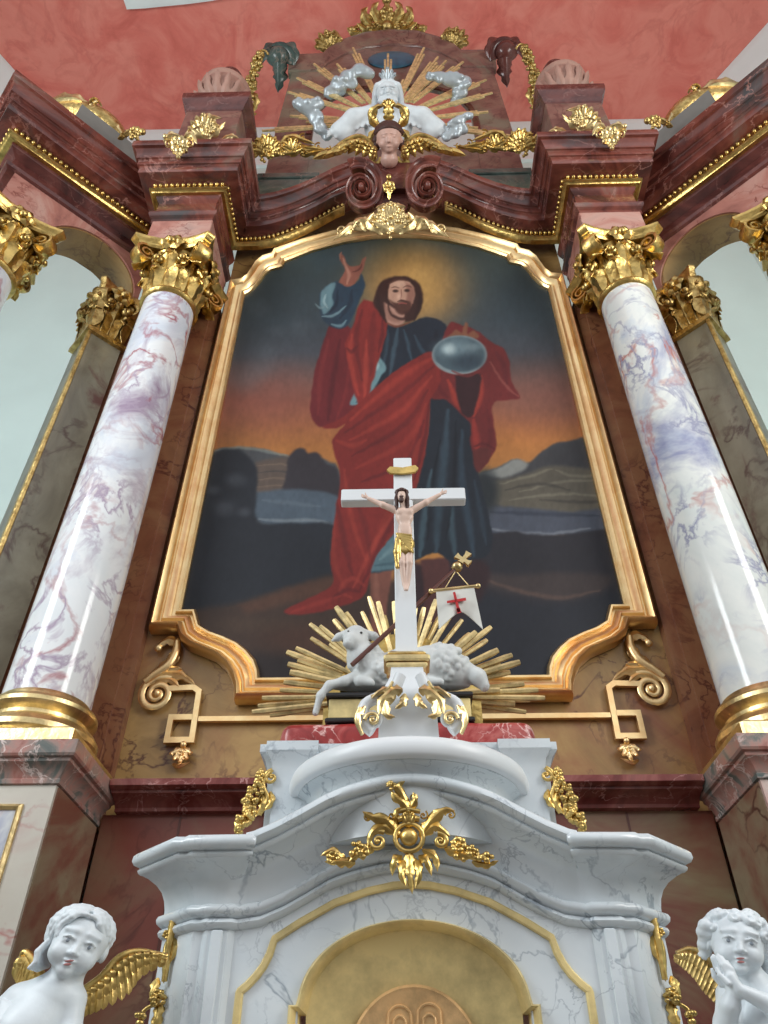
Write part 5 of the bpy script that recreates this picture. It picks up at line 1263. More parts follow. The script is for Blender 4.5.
    for s in (-1, 1):
        b = MB(); rings = []
        for o, z in ((0, 2.36), (0, 2.58), (.004, 2.63), (.012, 2.665), (.028, 2.69), (.028, 2.72)):
            rings.append([(s * .37 - .055 - o, 2.36 - o, z), (s * .37 + .055 + o, 2.36 - o, z), (s * .37 + .055 + o, 2.41, z), (s * .37 - .055 - o, 2.41, z)])
        b.loft(rings, caps=True); b.build('side_strip', M['white_marble'], t, 30)
    b = MB(); b.lathe([(.001, 2.36), (.315, 2.36), (.315, 2.52), (.325, 2.535), (.35, 2.548), (.35, 2.55), (.001, 2.55)], (0, 2.42, 0), 64); b.build('drum', M['white_marble'], t, 40)
    b = MB(); b.lathe([(.001, 2.55), (.368, 2.55), (.376, 2.558), (.378, 2.585), (.372, 2.603), (.36, 2.612), (.001, 2.613)], (0, 2.42, 0), 72); b.build('slab', M['white'], t, 50)
M['gold_roundel'] = gold_mat('roundel_gilding', (232, 190, 136), .38, .1, 20, metal=.4)
tabernacle()

c = carve(410, 838, 2.1, .1)
half = [('L', [(400, 838), (388, 822), (372, 818), (362, 812)], 7, 3), ('S', 368, 818, 6, 1.4, 0, 1), ('S', 378, 842, 11, 1.6, PI * .3, 1, 3), ('L', [(396, 834), (384, 828), (372, 834), (368, 848)], 6), ('L', [(376, 846), (362, 852), (350, 862)], 6), ('R', 362, 852, 9, 6), ('G', 358, 852, 9, 9, 3), ('L', [(356, 862), (342, 862), (326, 862)], 6, 3), ('R', 334, 858, 8, 6), ('L', [(348, 864), (334, 852), (322, 856)], 5), ('L', [(402, 856), (394, 862), (392, 876)], 5, 2), ('L', [(406, 858), (401, 872), (405, 886)], 5, 2), ('S', 392, 816, 5, 1.3, 1, -1), ('L', [(398, 826), (396, 814), (402, 808)], 4, 2)]
right = [('L', [(420, 838), (430, 824), (444, 812), (456, 812)], 7, 3), ('S', 452, 816, 6, 1.4, PI, -1), ('L', [(424, 834), (436, 828), (450, 838)], 6), ('S', 440, 842, 8, 1.5, PI * .6, -1, 3), ('R', 458, 846, 9, 6), ('G', 462, 850, 11, 16, 3), ('L', [(444, 848), (462, 856), (482, 860)], 6, 3), ('R', 472, 855, 7, 6), ('G', 484, 860, 7, 8, 3), ('L', [(470, 862), (484, 866), (496, 862)], 4), ('L', [(418, 856), (426, 862), (430, 876)], 5, 2), ('L', [(414, 858), (418, 872), (414, 888)], 5, 2), ('L', [(422, 850), (434, 858), (436, 872)], 5, 2), ('S', 424, 816, 5, 1.3, 1, -1)]
midp = [('B', 409, 838, 9), ('T', [(409 + 14 * math.cos(a), 838 + 14 * math.sin(a)) for a in np.linspace(0, 2 * PI, 15)], 2.6), ('L', [(409, 850), (409, 870), (411, 893)], 6, 3), ('F', 409, 828, 14, 60, 120, 5, 4), ('T', [(398, 820), (409, 818), (420, 820)], [3, 4, 3]), ('T', [(397, 812), (409, 810), (421, 812)], [2.4, 3, 2.4]), ('L', [(409, 822), (406, 806), (396, 798), (392, 790)], 6, 2), ('L', [(408, 812), (404, 796), (394, 784), (386, 786)], 5, 3), ('L', [(410, 810), (416, 800), (414, 792)], 4.5, 2), ('S', 414, 798, 4.5, 1.3, 0, 1), ('G', 392, 786, 5, 7, 2.4), ('L', [(406, 800), (400, 786), (406, 780)], 4, 2)]
g = carving(half + right + midp, c, (410, 838), 5).build('gilt_cartouche', M['gold'], None, 60, loc=at(410, 838, 2.12))
tag(g, 'gilt cartouche with round boss and leaf branches on the tabernacle cornice', 'ornament')

for nm in side_iter():
    # garlands on the shoulders of the stand
    c = carve(258, 798, 2.36, .1)
    sp = [('S', 270, 778, 8, 1.3, PI * .5, 1, 2.2), ('T', [(270, 770), (262, 784), (268, 800), (262, 816)], [2, 2.6, 2.4, 1.6]), ('G', 260, 776, 5, 9, 2.6), ('G', 256, 790, 7, 14, 3), ('G', 252, 804, 8, 18, 3), ('G', 248, 820, 8, 18, 3), ('G', 244, 830, 5, 9, 2.6), ('L', [(258, 768), (258, 780), (252, 792)], 5), ('L', [(262, 792), (264, 806), (258, 818)], 5), ('R', 252, 812, 8, 6), ('R', 258, 784, 6, 6), ('L', [(250, 816), (242, 824), (240, 834)], 5), ('L', [(270, 792), (272, 804), (266, 812)], 4, 2)]
    g = carving(sp, c, (258, 798), 4).build('flower_drop', M['gold'], None, 60, loc=(at(258, 770, 2.36).x * MIR[0], 2.36, at(258, 770, 2.36).z))
    tag(g, 'gilt flower drop on the %s shoulder of the tabernacle top' % nm, 'garland', 'shoulder flower drops')
    c = carve(164, 968, 2.28, .0)
    sp = [('L', [(167, 910), (166, 922), (164, 934)], 5, 2), ('R', 163, 934, 6, 5), ('L', [(168, 936), (172, 950), (170, 964)], 5, 2), ('T', [(166, 912), (166, 940), (167, 982)], [3.5, 4, 3]), ('L', [(164, 938), (166, 960), (167, 984)], 5, 0), ('R', 163, 996, 8, 6), ('L', [(160, 978), (158, 990), (158, 1002)], 5, 2), ('G', 164, 1000, 7, 10, 3), ('L', [(166, 1002), (166, 1020), (165, 1040)], 6, 3), ('G', 150, 1014, 4, 5, 3), ('B', 150, 1022, 4), ('T', [(162, 1004), (154, 1008), (150, 1014), (150, 1022)], 2), ('G', 164, 1044, 9, 20, 3.4), ('L', [(164, 1046), (164, 1070), (166, 1090)], 6, 3)]
    g = carving(sp, c, (164, 968), 4).build('gilt_pendant', M['gold'], None, 60, loc=(at(166, 912, 2.28).x * MIR[0], 2.28, at(166, 912, 2.28).z))
    tag(g, 'gilt leaf pendant hanging down the %s edge of the tabernacle' % nm, 'ornament', 'tabernacle edge pendants')

# ------------------------------------------------------------------ red cushion, book, lamb, rays
s = SDF(); s.box((0, 0, 0), (.40, .07, .028), .03, .02); 
for sx in (-1, 1): s.ell((sx * .36, 0, .0), (.08, .09, .05), .05); s.ell((sx * .12, 0, .035), (.2, .08, .03), .04)
o = solid('cushion', s, .0095, M['cushion'], None, Matrix.Translation((0, 2.56, 2.783)), loc=(0, 2.56, 2.783)); tag(o, 'red marbled cushion under the book, showing both sides of the crucifix foot', 'cushion')

def book():
    t = thing('closed_book', 'thick closed book with black covers and gilt page edges under the lamb', 'book', (0, 2.56, 2.85))
    b = MB(); b.box(-.275, .225, 2.48, 2.64, 2.862, 2.94, .004)
    b.build('page_block', M['gold_flat'], t, 30)
    for z0, z1 in ((2.845, 2.862), (2.94, 2.957)):
        b = MB(); b.box(-.285, .235, 2.465, 2.65, z0, z1, .004); b.build('cover', M['dark'], t, 30)
book()

def lamb():
    t = thing('lamb', 'white lamb lying on the book behind the crucifix, head turned up left', 'lamb', (0, 2.56, 2.958))
    F0 = carve(400, 690, 2.545, .15)
    def p(x, y, d=0): return (x - 400, -d, 690 - y)
    s = SDF()
    s.chain([p(372, 672, 0), p(400, 668, 0), p(430, 667, 0), p(455, 672, 0)], [15, 17, 19, 17], 8)
    s.ell(p(452, 672, 4), (19, 13, 17), 6)                         # haunch
    s.chain([p(374, 672, 2), p(362, 660, 4), p(357, 648, 6)], [17, 15, 11], 6)   # neck
    s.ell(p(355, 639, 7), (13, 11.5, 13.5), 4); s.ell(p(351, 645, 14), (8.5, 9, 8), 4); s.ell(p(348, 650, 19), (5.5, 5, 4.6), 3)   # skull, muzzle
    for x, y, d in ((348, 636, 16), (361, 638, 17)): s.ell(p(x, y, d + 2), (2.6, 2, 1.8), 1, -1); s.ell(p(x, y, d), (2, 1.7, 1.4), .5)
    s.ell(p(348, 652.5, 24), (2.6, 1.2, .5), .4, -1); s.ell(p(346.2, 649, 23.6), (.9, 1, .6), .3, -1); s.ell(p(350, 649, 23.6), (.9, 1, .6), .3, -1)
    s.chain([p(345, 633, 6), p(337, 637, 6), p(331, 641, 7)], [4, 4, 1.6], 2); s.chain([p(365, 633, 6), p(374, 637, 7), p(380, 640, 7)], [4, 4.2, 1.6], 2)   # ears
    s.chain([p(470, 676, 6), p(478, 682, 9), p(483, 691, 9)], [9, 8, 5], 4); s.chain([p(478, 680, 8), p(484, 690, 10)], [6, 4], 3)   # hind leg and tail
    s.chain([p(440, 684, 8), p(420, 688, 14), p(440, 689, 16)], [6, 4.5, 3.6], 3)
    s.chain([p(362, 678, 8), p(345, 686, 12), p(330, 690, 13), p(322, 700, 13), p(318, 716, 12)], [7, 5, 4.2, 3.8, 3.2], 3)   # foreleg over the edge
    s.chain([p(372, 680, 12), p(360, 688, 16), p(372, 690, 18)], [6, 4.4, 3.6], 3)
    s.ell(p(400, 688, 2), (70, 10, 4), 3)
    rs = random.Random(9)
    # woolly locks
    def locks(cx, cy, rx, ry, n, d0, r=3.2):
        for k in range(n):
            a = rs.random() * 2 * PI; q = math.sqrt(rs.random()); x = cx + rx * q * math.cos(a); y = cy + ry * q * math.sin(a)
            dd = d0 * math.sqrt(max(.05, 1 - q * q)); s.ell(p(x, y, dd), (r, r * .8, r), .7)
    locks(446, 667, 26, 21, 80, 20, 4.2); locks(410, 667, 28, 17, 60, 19, 4.2); locks(366, 664, 17, 20, 50, 17, 4.0); locks(380, 674, 16, 13, 26, 18, 4.0)
    solid('body', s, .95, M['wool'], t, F0)
    b = MB()
    for x, y, d in ((348, 636, 16.4), (361, 638, 17.4)): b.ell(p(x, y, d), (1.6, 1.2, 1.3), 10, 7)
    b.v = [tuple(F0 @ Vector(q)) for q in b.v]; b.build('eye', M['dark'], t, 60)
lamb()

def lamb_rays():
    C0 = at(402, 690, 2.7); t = thing('sunburst', 'wide sunburst of gilt rays behind the lamb', 'rays', C0)
    b = MB(); b.lathe([(.001, 0), (.24, 0), (.24, .02), (.001, .02)], C0, 40, axis=(0, -1, 0)); b.box(C0.x - .3, C0.x + .3, C0.y - .02, C0.y, 2.73, C0.z + .02); b.build('backing', M['gold'], t, 30)
    tips = [(252, 712), (258, 706), (270, 715), (262, 698), (280, 690), (284, 682), (290, 672), (288, 664), (287, 652), (296, 648), (298, 660), (310, 624), (320, 626), (311, 638), (330, 644), (336, 607), (346, 613), (334, 620), (352, 628), (362, 612), (369, 597), (378, 602), (394, 602), (384, 616), (408, 612), (416, 606), (424, 608), (436, 600), (440, 616), (430, 622), (452, 612), (462, 620), (470, 634), (476, 632), (491, 627), (487, 640), (498, 650), (512, 655), (500, 664), (520, 662), (510, 672), (524, 684), (500, 690), (538, 690), (530, 700), (545, 698), (515, 704), (526, 712)]
    C1 = at(402, 696, 2.69)
    rs = random.Random(4)
    for k, (tx, ty) in enumerate(tips):
        e = at(tx, ty, 2.66 + .03 * (k % 3)); d = e - C1; L = d.length; d.normalize(); w = .0085 + .0035 * rs.random()
        b = MB(); b.tube([C1 + d * min(.12, L * .4), C1 + d * L * .93, C1 + d * L], [w * .75, w, w * .8], sect=[(-1, -.7), (0, -1), (1, -.7), (1, .5), (0, .95), (-1, .5)], up=(0, -1, 0)); b.build('ray', M['gold_ray'], t, 30)
lamb_rays()

def banner():
    t = thing('resurrection_banner', 'small white banner with red cross on a staff held by the lamb', 'banner', at(350, 668, 2.47))
    a, c = at(352, 665, 2.46), at(455, 570, 2.5)
    b = MB(); b.tube([a, a.lerp(c, .5), c], .009, 10); b.build('staff', M['wood'], t, 60)
    g = MB(); g.ell(at(457, 567, 2.5), .022, 14, 10); o = at(463, 560, 2.5)
    d = (at(470, 552, 2.5) - o).normalized(); s = Vector((d.z, 0, -d.x))
    for v, L in ((d, .042), (d * -1, .02), (s, .034), (s * -1, .034)):
        g.tube([o, o + v * L * .6, o + v * L], [.008, .009, .014], sect=[(-1, -.6), (1, -.6), (1, .6), (-1, .6)], up=(0, -1, 0))
    g.build('finial_cross', M['gold_pale'], t, 40)
    a, c = at(431, 591, 2.47), at(478, 586, 2.47)
    g = MB(); g.tube([a, c], .0075, 10); g.ell(a, .011, 10, 7); g.ell(c, .011, 10, 7); g.tube([at(455, 572, 2.49), at(444, 590, 2.47)], .002, 6); g.tube([at(457, 572, 2.49), at(470, 587, 2.47)], .002, 6); g.build('cross_bar', M['gold_pale'], t, 40)
    # cloth with a swallow tail
    rows = []
    for i in range(15):
        v = i / 14; row = []
        for j in range(17):
            u = j / 16
            x = 436 + 38 * u + v * (3 + 6 * u); y = 591 - 4 * u + v * (22 + (16 * abs(2 * u - 1) ** 1.3 if u < .5 else 20 * abs(2 * u - 1) ** 1.2))
            row.append(at(x, y, 2.468 + .012 * math.sin(u * 7 + v * 3) * v))
        rows.append(row)
    b = MB(); fr = [r for r in rows]; V = []; n = 17
    for r in rows: V += r
    for r in rows: V += [p + Vector((0, .005, 0)) for p in r]
    F_ = []; m = 15 * 17
    for i in range(14):
        for j in range(16):
            q = (i * n + j, i * n + j + 1, (i + 1) * n + j + 1, (i + 1) * n + j); F_.append(q); F_.append(tuple(k + m for k in q[::-1]))
    rim = [j for j in range(17)] + [i * n + 16 for i in range(1, 15)] + [14 * n + j for j in range(15, -1, -1)] + [i * n for i in range(13, 0, -1)]
    for k in range(len(rim)):
        l = (k + 1) % len(rim); F_.append((rim[k], rim[k] + m, rim[l] + m, rim[l]))
    b.add(V, F_); cl = b.build('cloth', M['linen'], t, 60)
    b = MB()
    def strip(p, q, w):
        d_ = Vector((q[0] - p[0], q[1] - p[1])).normalized(); nn = Vector((-d_.y, d_.x)) * w
        cs = [(p[0] + nn.x, p[1] + nn.y), (q[0] + nn.x * 1.2, q[1] + nn.y * 1.2), (q[0] - nn.x * 1.2, q[1] - nn.y * 1.2), (p[0] - nn.x, p[1] - nn.y)]
        b.loft([[at(x, y, yy) for x, y in cs] for yy in (2.453, 2.459)], caps=True)
    strip((454, 592), (459, 612), 1.2); strip((447, 602), (466, 599), 1.2); strip((458, 608), (459.5, 613), 1.8)
    b.build('red_cross', M['redpaint'], cl, 30)
banner()

# ------------------------------------------------------------------ crucifix
def crucifix():
    t = thing('altar_crucifix', 'white altar cross with painted corpus and gilt loincloth on scrolled foot', 'crucifix', (0, 2.2, 2.613))
    b = MB(); b.box(-.036, .036, 2.18, 2.225, 2.9, 3.835, .004); b.box(-.238, .238, 2.178, 2.222, 3.607, 3.668, .004)
    cr = b.build('cross', M['white'], t, 30)
    b = MB(); b.loft([[(x, y, z) for x, z in ((-.062, 3.755), (-.05, 3.772), (0, 3.766), (.05, 3.778), (.062, 3.762), (.05, 3.742), (0, 3.735), (-.05, 3.738))] for y in (2.166, 2.176)], caps=True); b.build('title_board', M['gold'], cr, 30)
    # foot: gilt collar, flared white shaft, scrolled legs with gilt acanthus
    b = MB()
    for w, z0, z1 in ((.062, 2.93, 2.945), (.074, 2.905, 2.93), (.066, 2.885, 2.905)): b.box(-w, w, 2.2 - w * .7, 2.2 + w * .7, z0, z1, .006)
    b.build('collar', M['gold_pale'], t, 30)
    b = MB(); b.loft([[(x * w, 2.2 + y * w * .8, z) for x, y in ((-1, -1), (1, -1), (1, 1), (-1, 1))] for w, z in ((.05, 2.89), (.054, 2.85), (.07, 2.81), (.085, 2.76), (.09, 2.613))], caps=True); b.build('foot_core', M['white'], t, 30)
    F0 = carve(411, 704, 2.11, .05)
    for sg in (-1, 1):
        X = lambda x: 411 + sg * x
        sp = [('T', [(X(10), 676), (X(17), 690), (X(32), 698), (X(46), 706), (X(48), 722), (X(38), 732)], [6, 6, 6, 6, 6, 6]), ('S', X(37), 722, 10, 1.4, 0 if sg > 0 else PI, sg, 3)]
        carving(sp, F0, (411, 704), 6).build('scroll_leg', M['white'], t, 60)
        sp = [('L', [(X(8), 690), (X(18), 692), (X(30), 704), (X(32), 716)], 7, 4), ('L', [(X(16), 698), (X(26), 702), (X(24), 716), (X(16), 718)], 6, 3), ('L', [(X(6), 694), (X(8), 704), (X(16), 710)], 5, 3), ('L', [(X(46), 706), (X(52), 716), (X(50), 730)], 4, 2), ('T', [(X(51), 708), (X(54), 720), (X(48), 734)], [2, 2.6, 2]), ('S', X(38), 720, 8, 1.3, 0 if sg > 0 else PI, sg, 2), ('L', [(X(20), 688), (X(30), 692), (X(40), 700)], 3.5, 2), ('T', [(X(18), 682), (X(24), 690), (X(40), 697)], 1.6)]
        carving(sp, carve(411, 704, 2.085, .05), (411, 704), 4).build('acanthus', M['gold_pale'], t, 60)
    # the corpus
    F1 = carve(405, 540, 2.155, .1); s = SDF()
    def p(x, y, d=0): return (x - 405, -d, 540 - y)
    s.ell(p(405, 518, 3), (9, 5.5, 9), 4); s.ell(p(405, 533, 3), (7.4, 4.8, 9), 4); s.ell(p(405, 547, 3), (8.2, 5.2, 7), 4)
    for sg in (-1, 1):
        s.ell(p(405 + sg * 4.2, 515, 7), (4, 2, 3), 2)
        s.chain([p(405 + sg * 7, 512, 3), p(405 + sg * 22, 505 - (1 if sg > 0 else -1), 4), p(405 + sg * 37, 498 - (3 if sg > 0 else 0), 2.5)], [3.6, 2.7, 1.8], 2)
        hx, hy = 405 + sg * 40, 496 - (3 if sg > 0 else 0)
        s.ell(p(hx, hy, 2.6), (2.6, 1.2, 2), 1)
        for k in range(4): s.chain([p(hx + sg * 1.4, hy - 1 + k * .7, 3), p(hx + sg * (3.6 - abs(k - 1.5) * .3), hy - 1.8 + k * 1.0, 3.8), p(hx + sg * (4.6 - abs(k - 1.5) * .4), hy - 1.6 + k * 1.0, 4.8)], [.62, .55, .45], .25)
        s.chain([p(hx - sg * .5, hy - 1.4, 3), p(hx + sg * .6, hy - 3.6, 4)], [.7, .5], .3)
        s.chain([p(405 + sg * 3.2, 550, 3), p(405 + sg * 3.6, 566, 6), p(405 + sg * 1.6, 584, 3.4)], [4.4, 3.3, 2.1], 1.4)
        s.chain([p(405 + sg * 1.6, 584, 3.4), p(405 + sg * .9, 590, 5.4)], [1.9, 1.3], .8)
    s.chain([p(405, 512, 3), p(403, 504, 5)], [3, 3], 2)
    s.ell(p(402.4, 498, 6), (5, 5.2, 6.6), 1.5); s.ell(p(402.2, 501, 9), (3.6, 3, 4.4), 1.5); s.ell(p(402, 499.5, 12.2), (.9, 1.2, 1.8), .6)
    for sg in (-1, 1): s.ell(p(402.2 + sg * 2, 497.6, 12), (1.2, .9, .7), .4, -1)
    cp = solid('corpus', s, .42, M['corpus'], t, F1)
    h = SDF(); h.ell(p(402.6, 494, 4), (5.8, 5.6, 5.6), 2)
    for sg in (-1, 1): h.chain([p(402.4 + sg * 4, 494, 8), p(402.6 + sg * 5.4, 501, 7), p(402.6 + sg * 5.6, 508, 6), p(402.4 + sg * 4.6, 514, 6.6)], [2, 2.2, 2, 1.1], 1)
    h.ell(p(402, 505, 11), (2.6, 2, 3.2), 1); h.cap(p(400.2, 501.8, 12), p(404.2, 501.8, 12), .6, .6, .3)
    for k in range(14): a = 2 * PI * k / 14; h.ell(p(402.6 + 6 * math.cos(a), 493.4 + .8 * math.sin(a), 5 + 6 * math.sin(a)), 1.5, .5)
    solid('hair_and_beard', h, .42, M['hair'], cp, F1)
    l = SDF(); l.ell(p(405, 546, 3.4), (9.4, 6.4, 8.6), 2); l.ell(p(405, 554, 4), (8.6, 5.6, 5), 2)
    rs = random.Random(3)
    for k in range(7): l.cap(p(397 + k * 1.2, 539 + k * 1.6, 9), p(411, 541 + k * 2.6, 9.4), 1.3, 1.2, .8)
    l.chain([p(397.4, 544, 8), p(396, 556, 8), p(397, 569, 6)], [2.6, 2.8, 2.2], 1.5); l.cap(p(399, 546, 9), p(399.6, 564, 7), 1.4, 1.4, .8)
    solid('loincloth', l, .45, M['gold'], cp, F1)
crucifix()
# ------------------------------------------------------------------ the two white child angels beside the tabernacle
def head_into(s, h, c, R, sc, seed=0, hairfn=None):
    """child head: s flesh, c skull centre, R rotation (3x3), sc scale; coordinates x across, y back, z up"""
    def T(x, y, z): return tuple(Vector(c) + R @ Vector((x * sc, y * sc, z * sc)))
    R4 = R.to_4x4()
    def e(p, r, k, op=1): s.ell(T(*p), tuple(a * sc for a in r), k * sc, op, R4)
    def cp(a, b, ra, rb, k): s.cap(T(*a), T(*b), ra * sc, rb * sc, k * sc)
    e((0, 3, 6), (24, 26, 24), 4); e((0, -7, -8), (19.5, 18, 20), 8)
    for g in (-1, 1): e((g * 10.5, -15, -13), (9, 9, 9), 6)
    e((0, -18.5, -25), (6.5, 6, 5.5), 5)
    cp((0, -22.5, 1), (0, -27.5, -8), 1.8, 2.3, 3); e((0, -28.3, -9.5), (2.7, 3, 2.4), 1.5)
    for g in (-1, 1):
        e((g * 3, -26, -10.3), (2.2, 2.2, 1.8), 1)
        e((g * 9.4, -28, -1.4), (6.6, 5.2, 4.4), 3.5, -1); e((g * 9.2, -19.6, -1.4), (5.2, 4.6, 3.9), .8)
        cp((g * 4.4, -23.6, .8), (g * 9.4, -25.2, 2.7), 1, 1.2, .8); cp((g * 9.4, -25.2, 2.7), (g * 14.4, -21.6, .6), 1.2, .9, .8)
        cp((g * 5, -23.2, -3.8), (g * 13.4, -21.6, -3.6), .8, .7, .8)
        cp((g * 5.5, -23.2, 8.6), (g * 15, -20, 7.6), 1.0, .7, 5)
        e((g * 24, 1, -3), (2.6, 5.5, 7.5), 2)
    e((0, -24.4, -16.4), (5.2, 2.8, 1.7), 1.2); e((0, -23.6, -20), (4.2, 2.8, 1.9), 1.2); e((0, -28, -18.1), (5.4, 2.6, .55), .4, -1)
    return T

def feature_parts(t, T, F0, sc):
    b = MB()
    b.ell(T(0, -26.3, -16.6), (4.0 * sc, 1.0 * sc, 1.0 * sc), 14, 8); b.ell(T(0, -25.6, -19.7), (3.4 * sc, 1.1 * sc, 1.2 * sc), 14, 8)
    b.v = [tuple(F0 @ Vector(q)) for q in b.v]; b.build('lips', M['lip'], t, 180)['label'] = 'faded red painted lips'
    for g in (-1, 1):
        b = MB(); b.ell(T(g * 9.4, -23.5, -1.4), (1.9 * sc, 1.0 * sc, 1.9 * sc), 12, 8)
        b.v = [tuple(F0 @ Vector(q)) for q in b.v]; b.build('iris', M['iris'], t, 180)['label'] = 'grey painted iris'
M['lip'] = plain('faded_red_lips', (176, 116, 114), .4); M['iris'] = plain('grey_iris', (138, 148, 158), .35)

def feather_wing(t, F0, org, ridge, tips, mat='gold', rows=((1.0, 4.6), (.66, 4.8), (.36, 4.6)), d0=-8):
    """carved wing: ridge polyline and matching feather tips"""
    n = 12; Rg = curve2(ridge, n); Tp = curve2(tips, n); sp = [('T', [(p[0], p[1], d0) for p in ridge], [5, 5.5, 4.5, 2.5])]
    for r_, (ln, w) in enumerate(rows):
        for k in range(n):
            a, b_ = Rg[k], Tp[k]; e = (a[0] + (b_[0] - a[0]) * ln, a[1] + (b_[1] - a[1]) * ln); m = ((a[0] + e[0]) / 2 + 1.2, (a[1] + e[1]) / 2 - 1.5)
            sp.append(('P', [(a[0], a[1], d0 - 1 + .5 * r_), (m[0], m[1], d0 + 1 + 2.2 * r_ + .3 * k), (e[0], e[1], d0 + 1.5 * r_ + .3 * k)], w, 0))
    carving(sp, F0, org, 2.2).build('wing', M[mat], t, 60)

def angel_left():
    F0 = carve(70, 955, 2.08, 0); t = thing('angel_statue', 'white child angel with swept hair and outspread gilt wing, left of the tabernacle', 'statue', (at(55, 960, 2.08).x, 2.1, 1.08), 'child angel statues')
    def p(x, y, d=0): return (x - 70, -d, 955 - y)
    s = SDF()
    R = Matrix.Rotation(math.radians(17), 3, 'Y') @ Matrix.Rotation(math.radians(22), 3, 'Z') @ Matrix.Rotation(math.radians(4), 3, 'X')
    T = head_into(s, None, p(79, 944, 6), R, 1.16)
    s.chain([p(76, 966, 2), p(68, 984, -2)], [15, 16], 7)
    # torso leaning to the left, shoulders, arms
    s.chain([p(62, 1000, -2), p(48, 1030, 0), p(36, 1075, 0), p(34, 1120, 0)], [26, 30, 29, 32], 14)
    s.ell(p(44, 994, 0), (22, 17, 13), 10); s.ell(p(78, 998, -1), (14, 13, 12), 8)
    s.chain([p(82, 1000, -1), p(88, 1032, 4), p(84, 1068, 16)], [13, 11, 10], 6); s.chain([p(84, 1068, 16), p(62, 1090, 34), p(50, 1094, 38)], [10, 7.5, 7], 5)
    s.chain([p(30, 1000, 0), p(2, 1030, 4), p(-6, 1066, 14)], [15, 12, 10], 8); s.chain([p(-6, 1066, 14), p(22, 1088, 32), p(34, 1092, 36)], [10, 7.5, 7], 5)
    for (bx, by, dr) in ((50, 1094, -1), (34, 1092, 1)):
        for k in range(4): s.chain([p(bx, by - 4 + 3 * k, 38), p(bx + dr * 8, by - 5 + 3.2 * k, 41), p(bx + dr * 13, by - 4 + 3.2 * k, 38)], [3.2, 2.5, 2], 1)
        s.chain([p(bx, by - 6, 38), p(bx + dr * 4, by - 12, 42)], [3, 2.3], 1)
    # kneeling legs
    for x in (20, 52): s.chain([p(x, 1120, 2), p(x - 3, 1165, 40), p(x - 3, 1172, 44), p(x, 1178, -10), p(x, 1180, -40)], [22, 18, 16, 13, 8], 8)
    b0 = solid('body', s, 1.25, M['stone'], t, F0)
    feature_parts(b0, T, F0, 1.16)
    h = SDF(); rs = random.Random(3)
    def hl(pts, r): h.chain([T(*q) for q in pts], [a * 1.0 for a in r], 1.1)
    h.ell(T(-2, 4, 10), (12 * 1.16, 22 * 1.16, 23.4 * 1.16), 6, 1, R.to_4x4()); h.ell(T(0, 7, 9), (25 * 1.16, 24 * 1.16, 23.6 * 1.16), 3, 1, R.to_4x4())
    h.ell(T(0, -27, -6), (19 * 1.16, 14 * 1.16, 22 * 1.16), 5, -1, R.to_4x4())
    for j in range(15):                                             # wavy locks falling to both sides of a parting
        y0 = -19 + j * 3.1
        for g in (-1, 1):
            k_ = math.sqrt(max(.12, 1 - ((y0 - 5) / 31) ** 2)); pts = []; rd = []
            end = (-.62 if g < 0 else -.42) - .02 * j + .12 * rs.random()
            for q in range(9):
                th = 1.45 + (end - 1.45) * q / 8; wv = 1.5 * math.sin(q * 1.5 + j)
                pts.append((g * (26.4 * k_ * math.cos(th) + 1.2 * math.sin(q * 1.3 + j * 2)) - 3, y0 + 5.5 * (1 - math.sin(max(th, -.3))) * (1 if y0 < 8 else .3) + wv, 8 + (23.2 * k_ + 1.2) * math.sin(th) - (5 if q > 6 else 0) * (q - 6) * .5))
                rd.append(2.0 + 1.3 * math.sin(PI * min(1, (q + 1) / 8.5)))
            hl(pts, rd)
    for k in range(7): hl([(-24 + k * 1.5, -4 + 3.4 * k, -8), (-27 + k, -5 + 3.6 * k, -18), (-24 + k * 1.4, -7 + 4 * k, -26), (-27 + k, -8 + 4 * k, -31 - 2 * rs.random())], [3.4, 3.6, 3.2, 1.8])
    solid('hair', h, .95, M['stone'], t, F0)
    d = SDF()                                                       # drapery scarf across the breast
    rs = random.Random(6)
    for k in range(10):                                             # scarf folds lying on the breast and hanging over the lap
        d.chain([p(22 + k * 3.4, 1002 + k * 1.5, 18 - .25 * (k - 4) ** 2), p(26 + k * 4.4, 1020 + k * 1.8, 27 - .3 * (k - 4) ** 2), p(22 + k * 5.4, 1046 + k * 1.2, 28 - .3 * (k - 4) ** 2)], [2.6, 3.4, 3.0], 1.6)
    d.chain([p(4, 1052, 8), p(30, 1050, 20), p(64, 1050, 18), p(80, 1054, 6)], [9, 12, 12, 9], 6)
    for k in range(10): d.chain([p(2 + k * 8.4, 1054, 22 - .7 * (k - 4.5) ** 2), p(0 + k * 8.8, 1085, 32 - .6 * (k - 4.5) ** 2), p(-2 + k * 9.2, 1130, 40 - .6 * (k - 4.5) ** 2)], [5, 6, 6.5], 3)
    solid('drapery', d, 1.3, M['stone'], t, F0)
    feather_wing(t, F0, (70, 955), [(88, 988), (104, 974), (116, 956), (134, 949), (161, 953)], [(93, 1014), (108, 1008), (130, 996), (140, 978), (158, 966)], d0=-14)
    feather_wing(t, F0, (70, 955), [(46, 985), (36, 968), (24, 954), (17, 949), (15, 956)], [(44, 1004), (32, 996), (22, 986), (16, 978), (14, 974)], d0=-16, rows=((1.0, 4.6), (.6, 4.4)))
    b = MB(); c = F0 @ Vector(p(36, 1180, 0)); b.lathe([(.17, 1.082), (.17, 1.12), (.15, 1.14), (.14, 1.2), (.14, c.z - .06), (.16, c.z - .04), (.17, c.z + .0)], (c.x, c.y, 0), 32); b.build('base', M['stone'], t, 40)
angel_left()

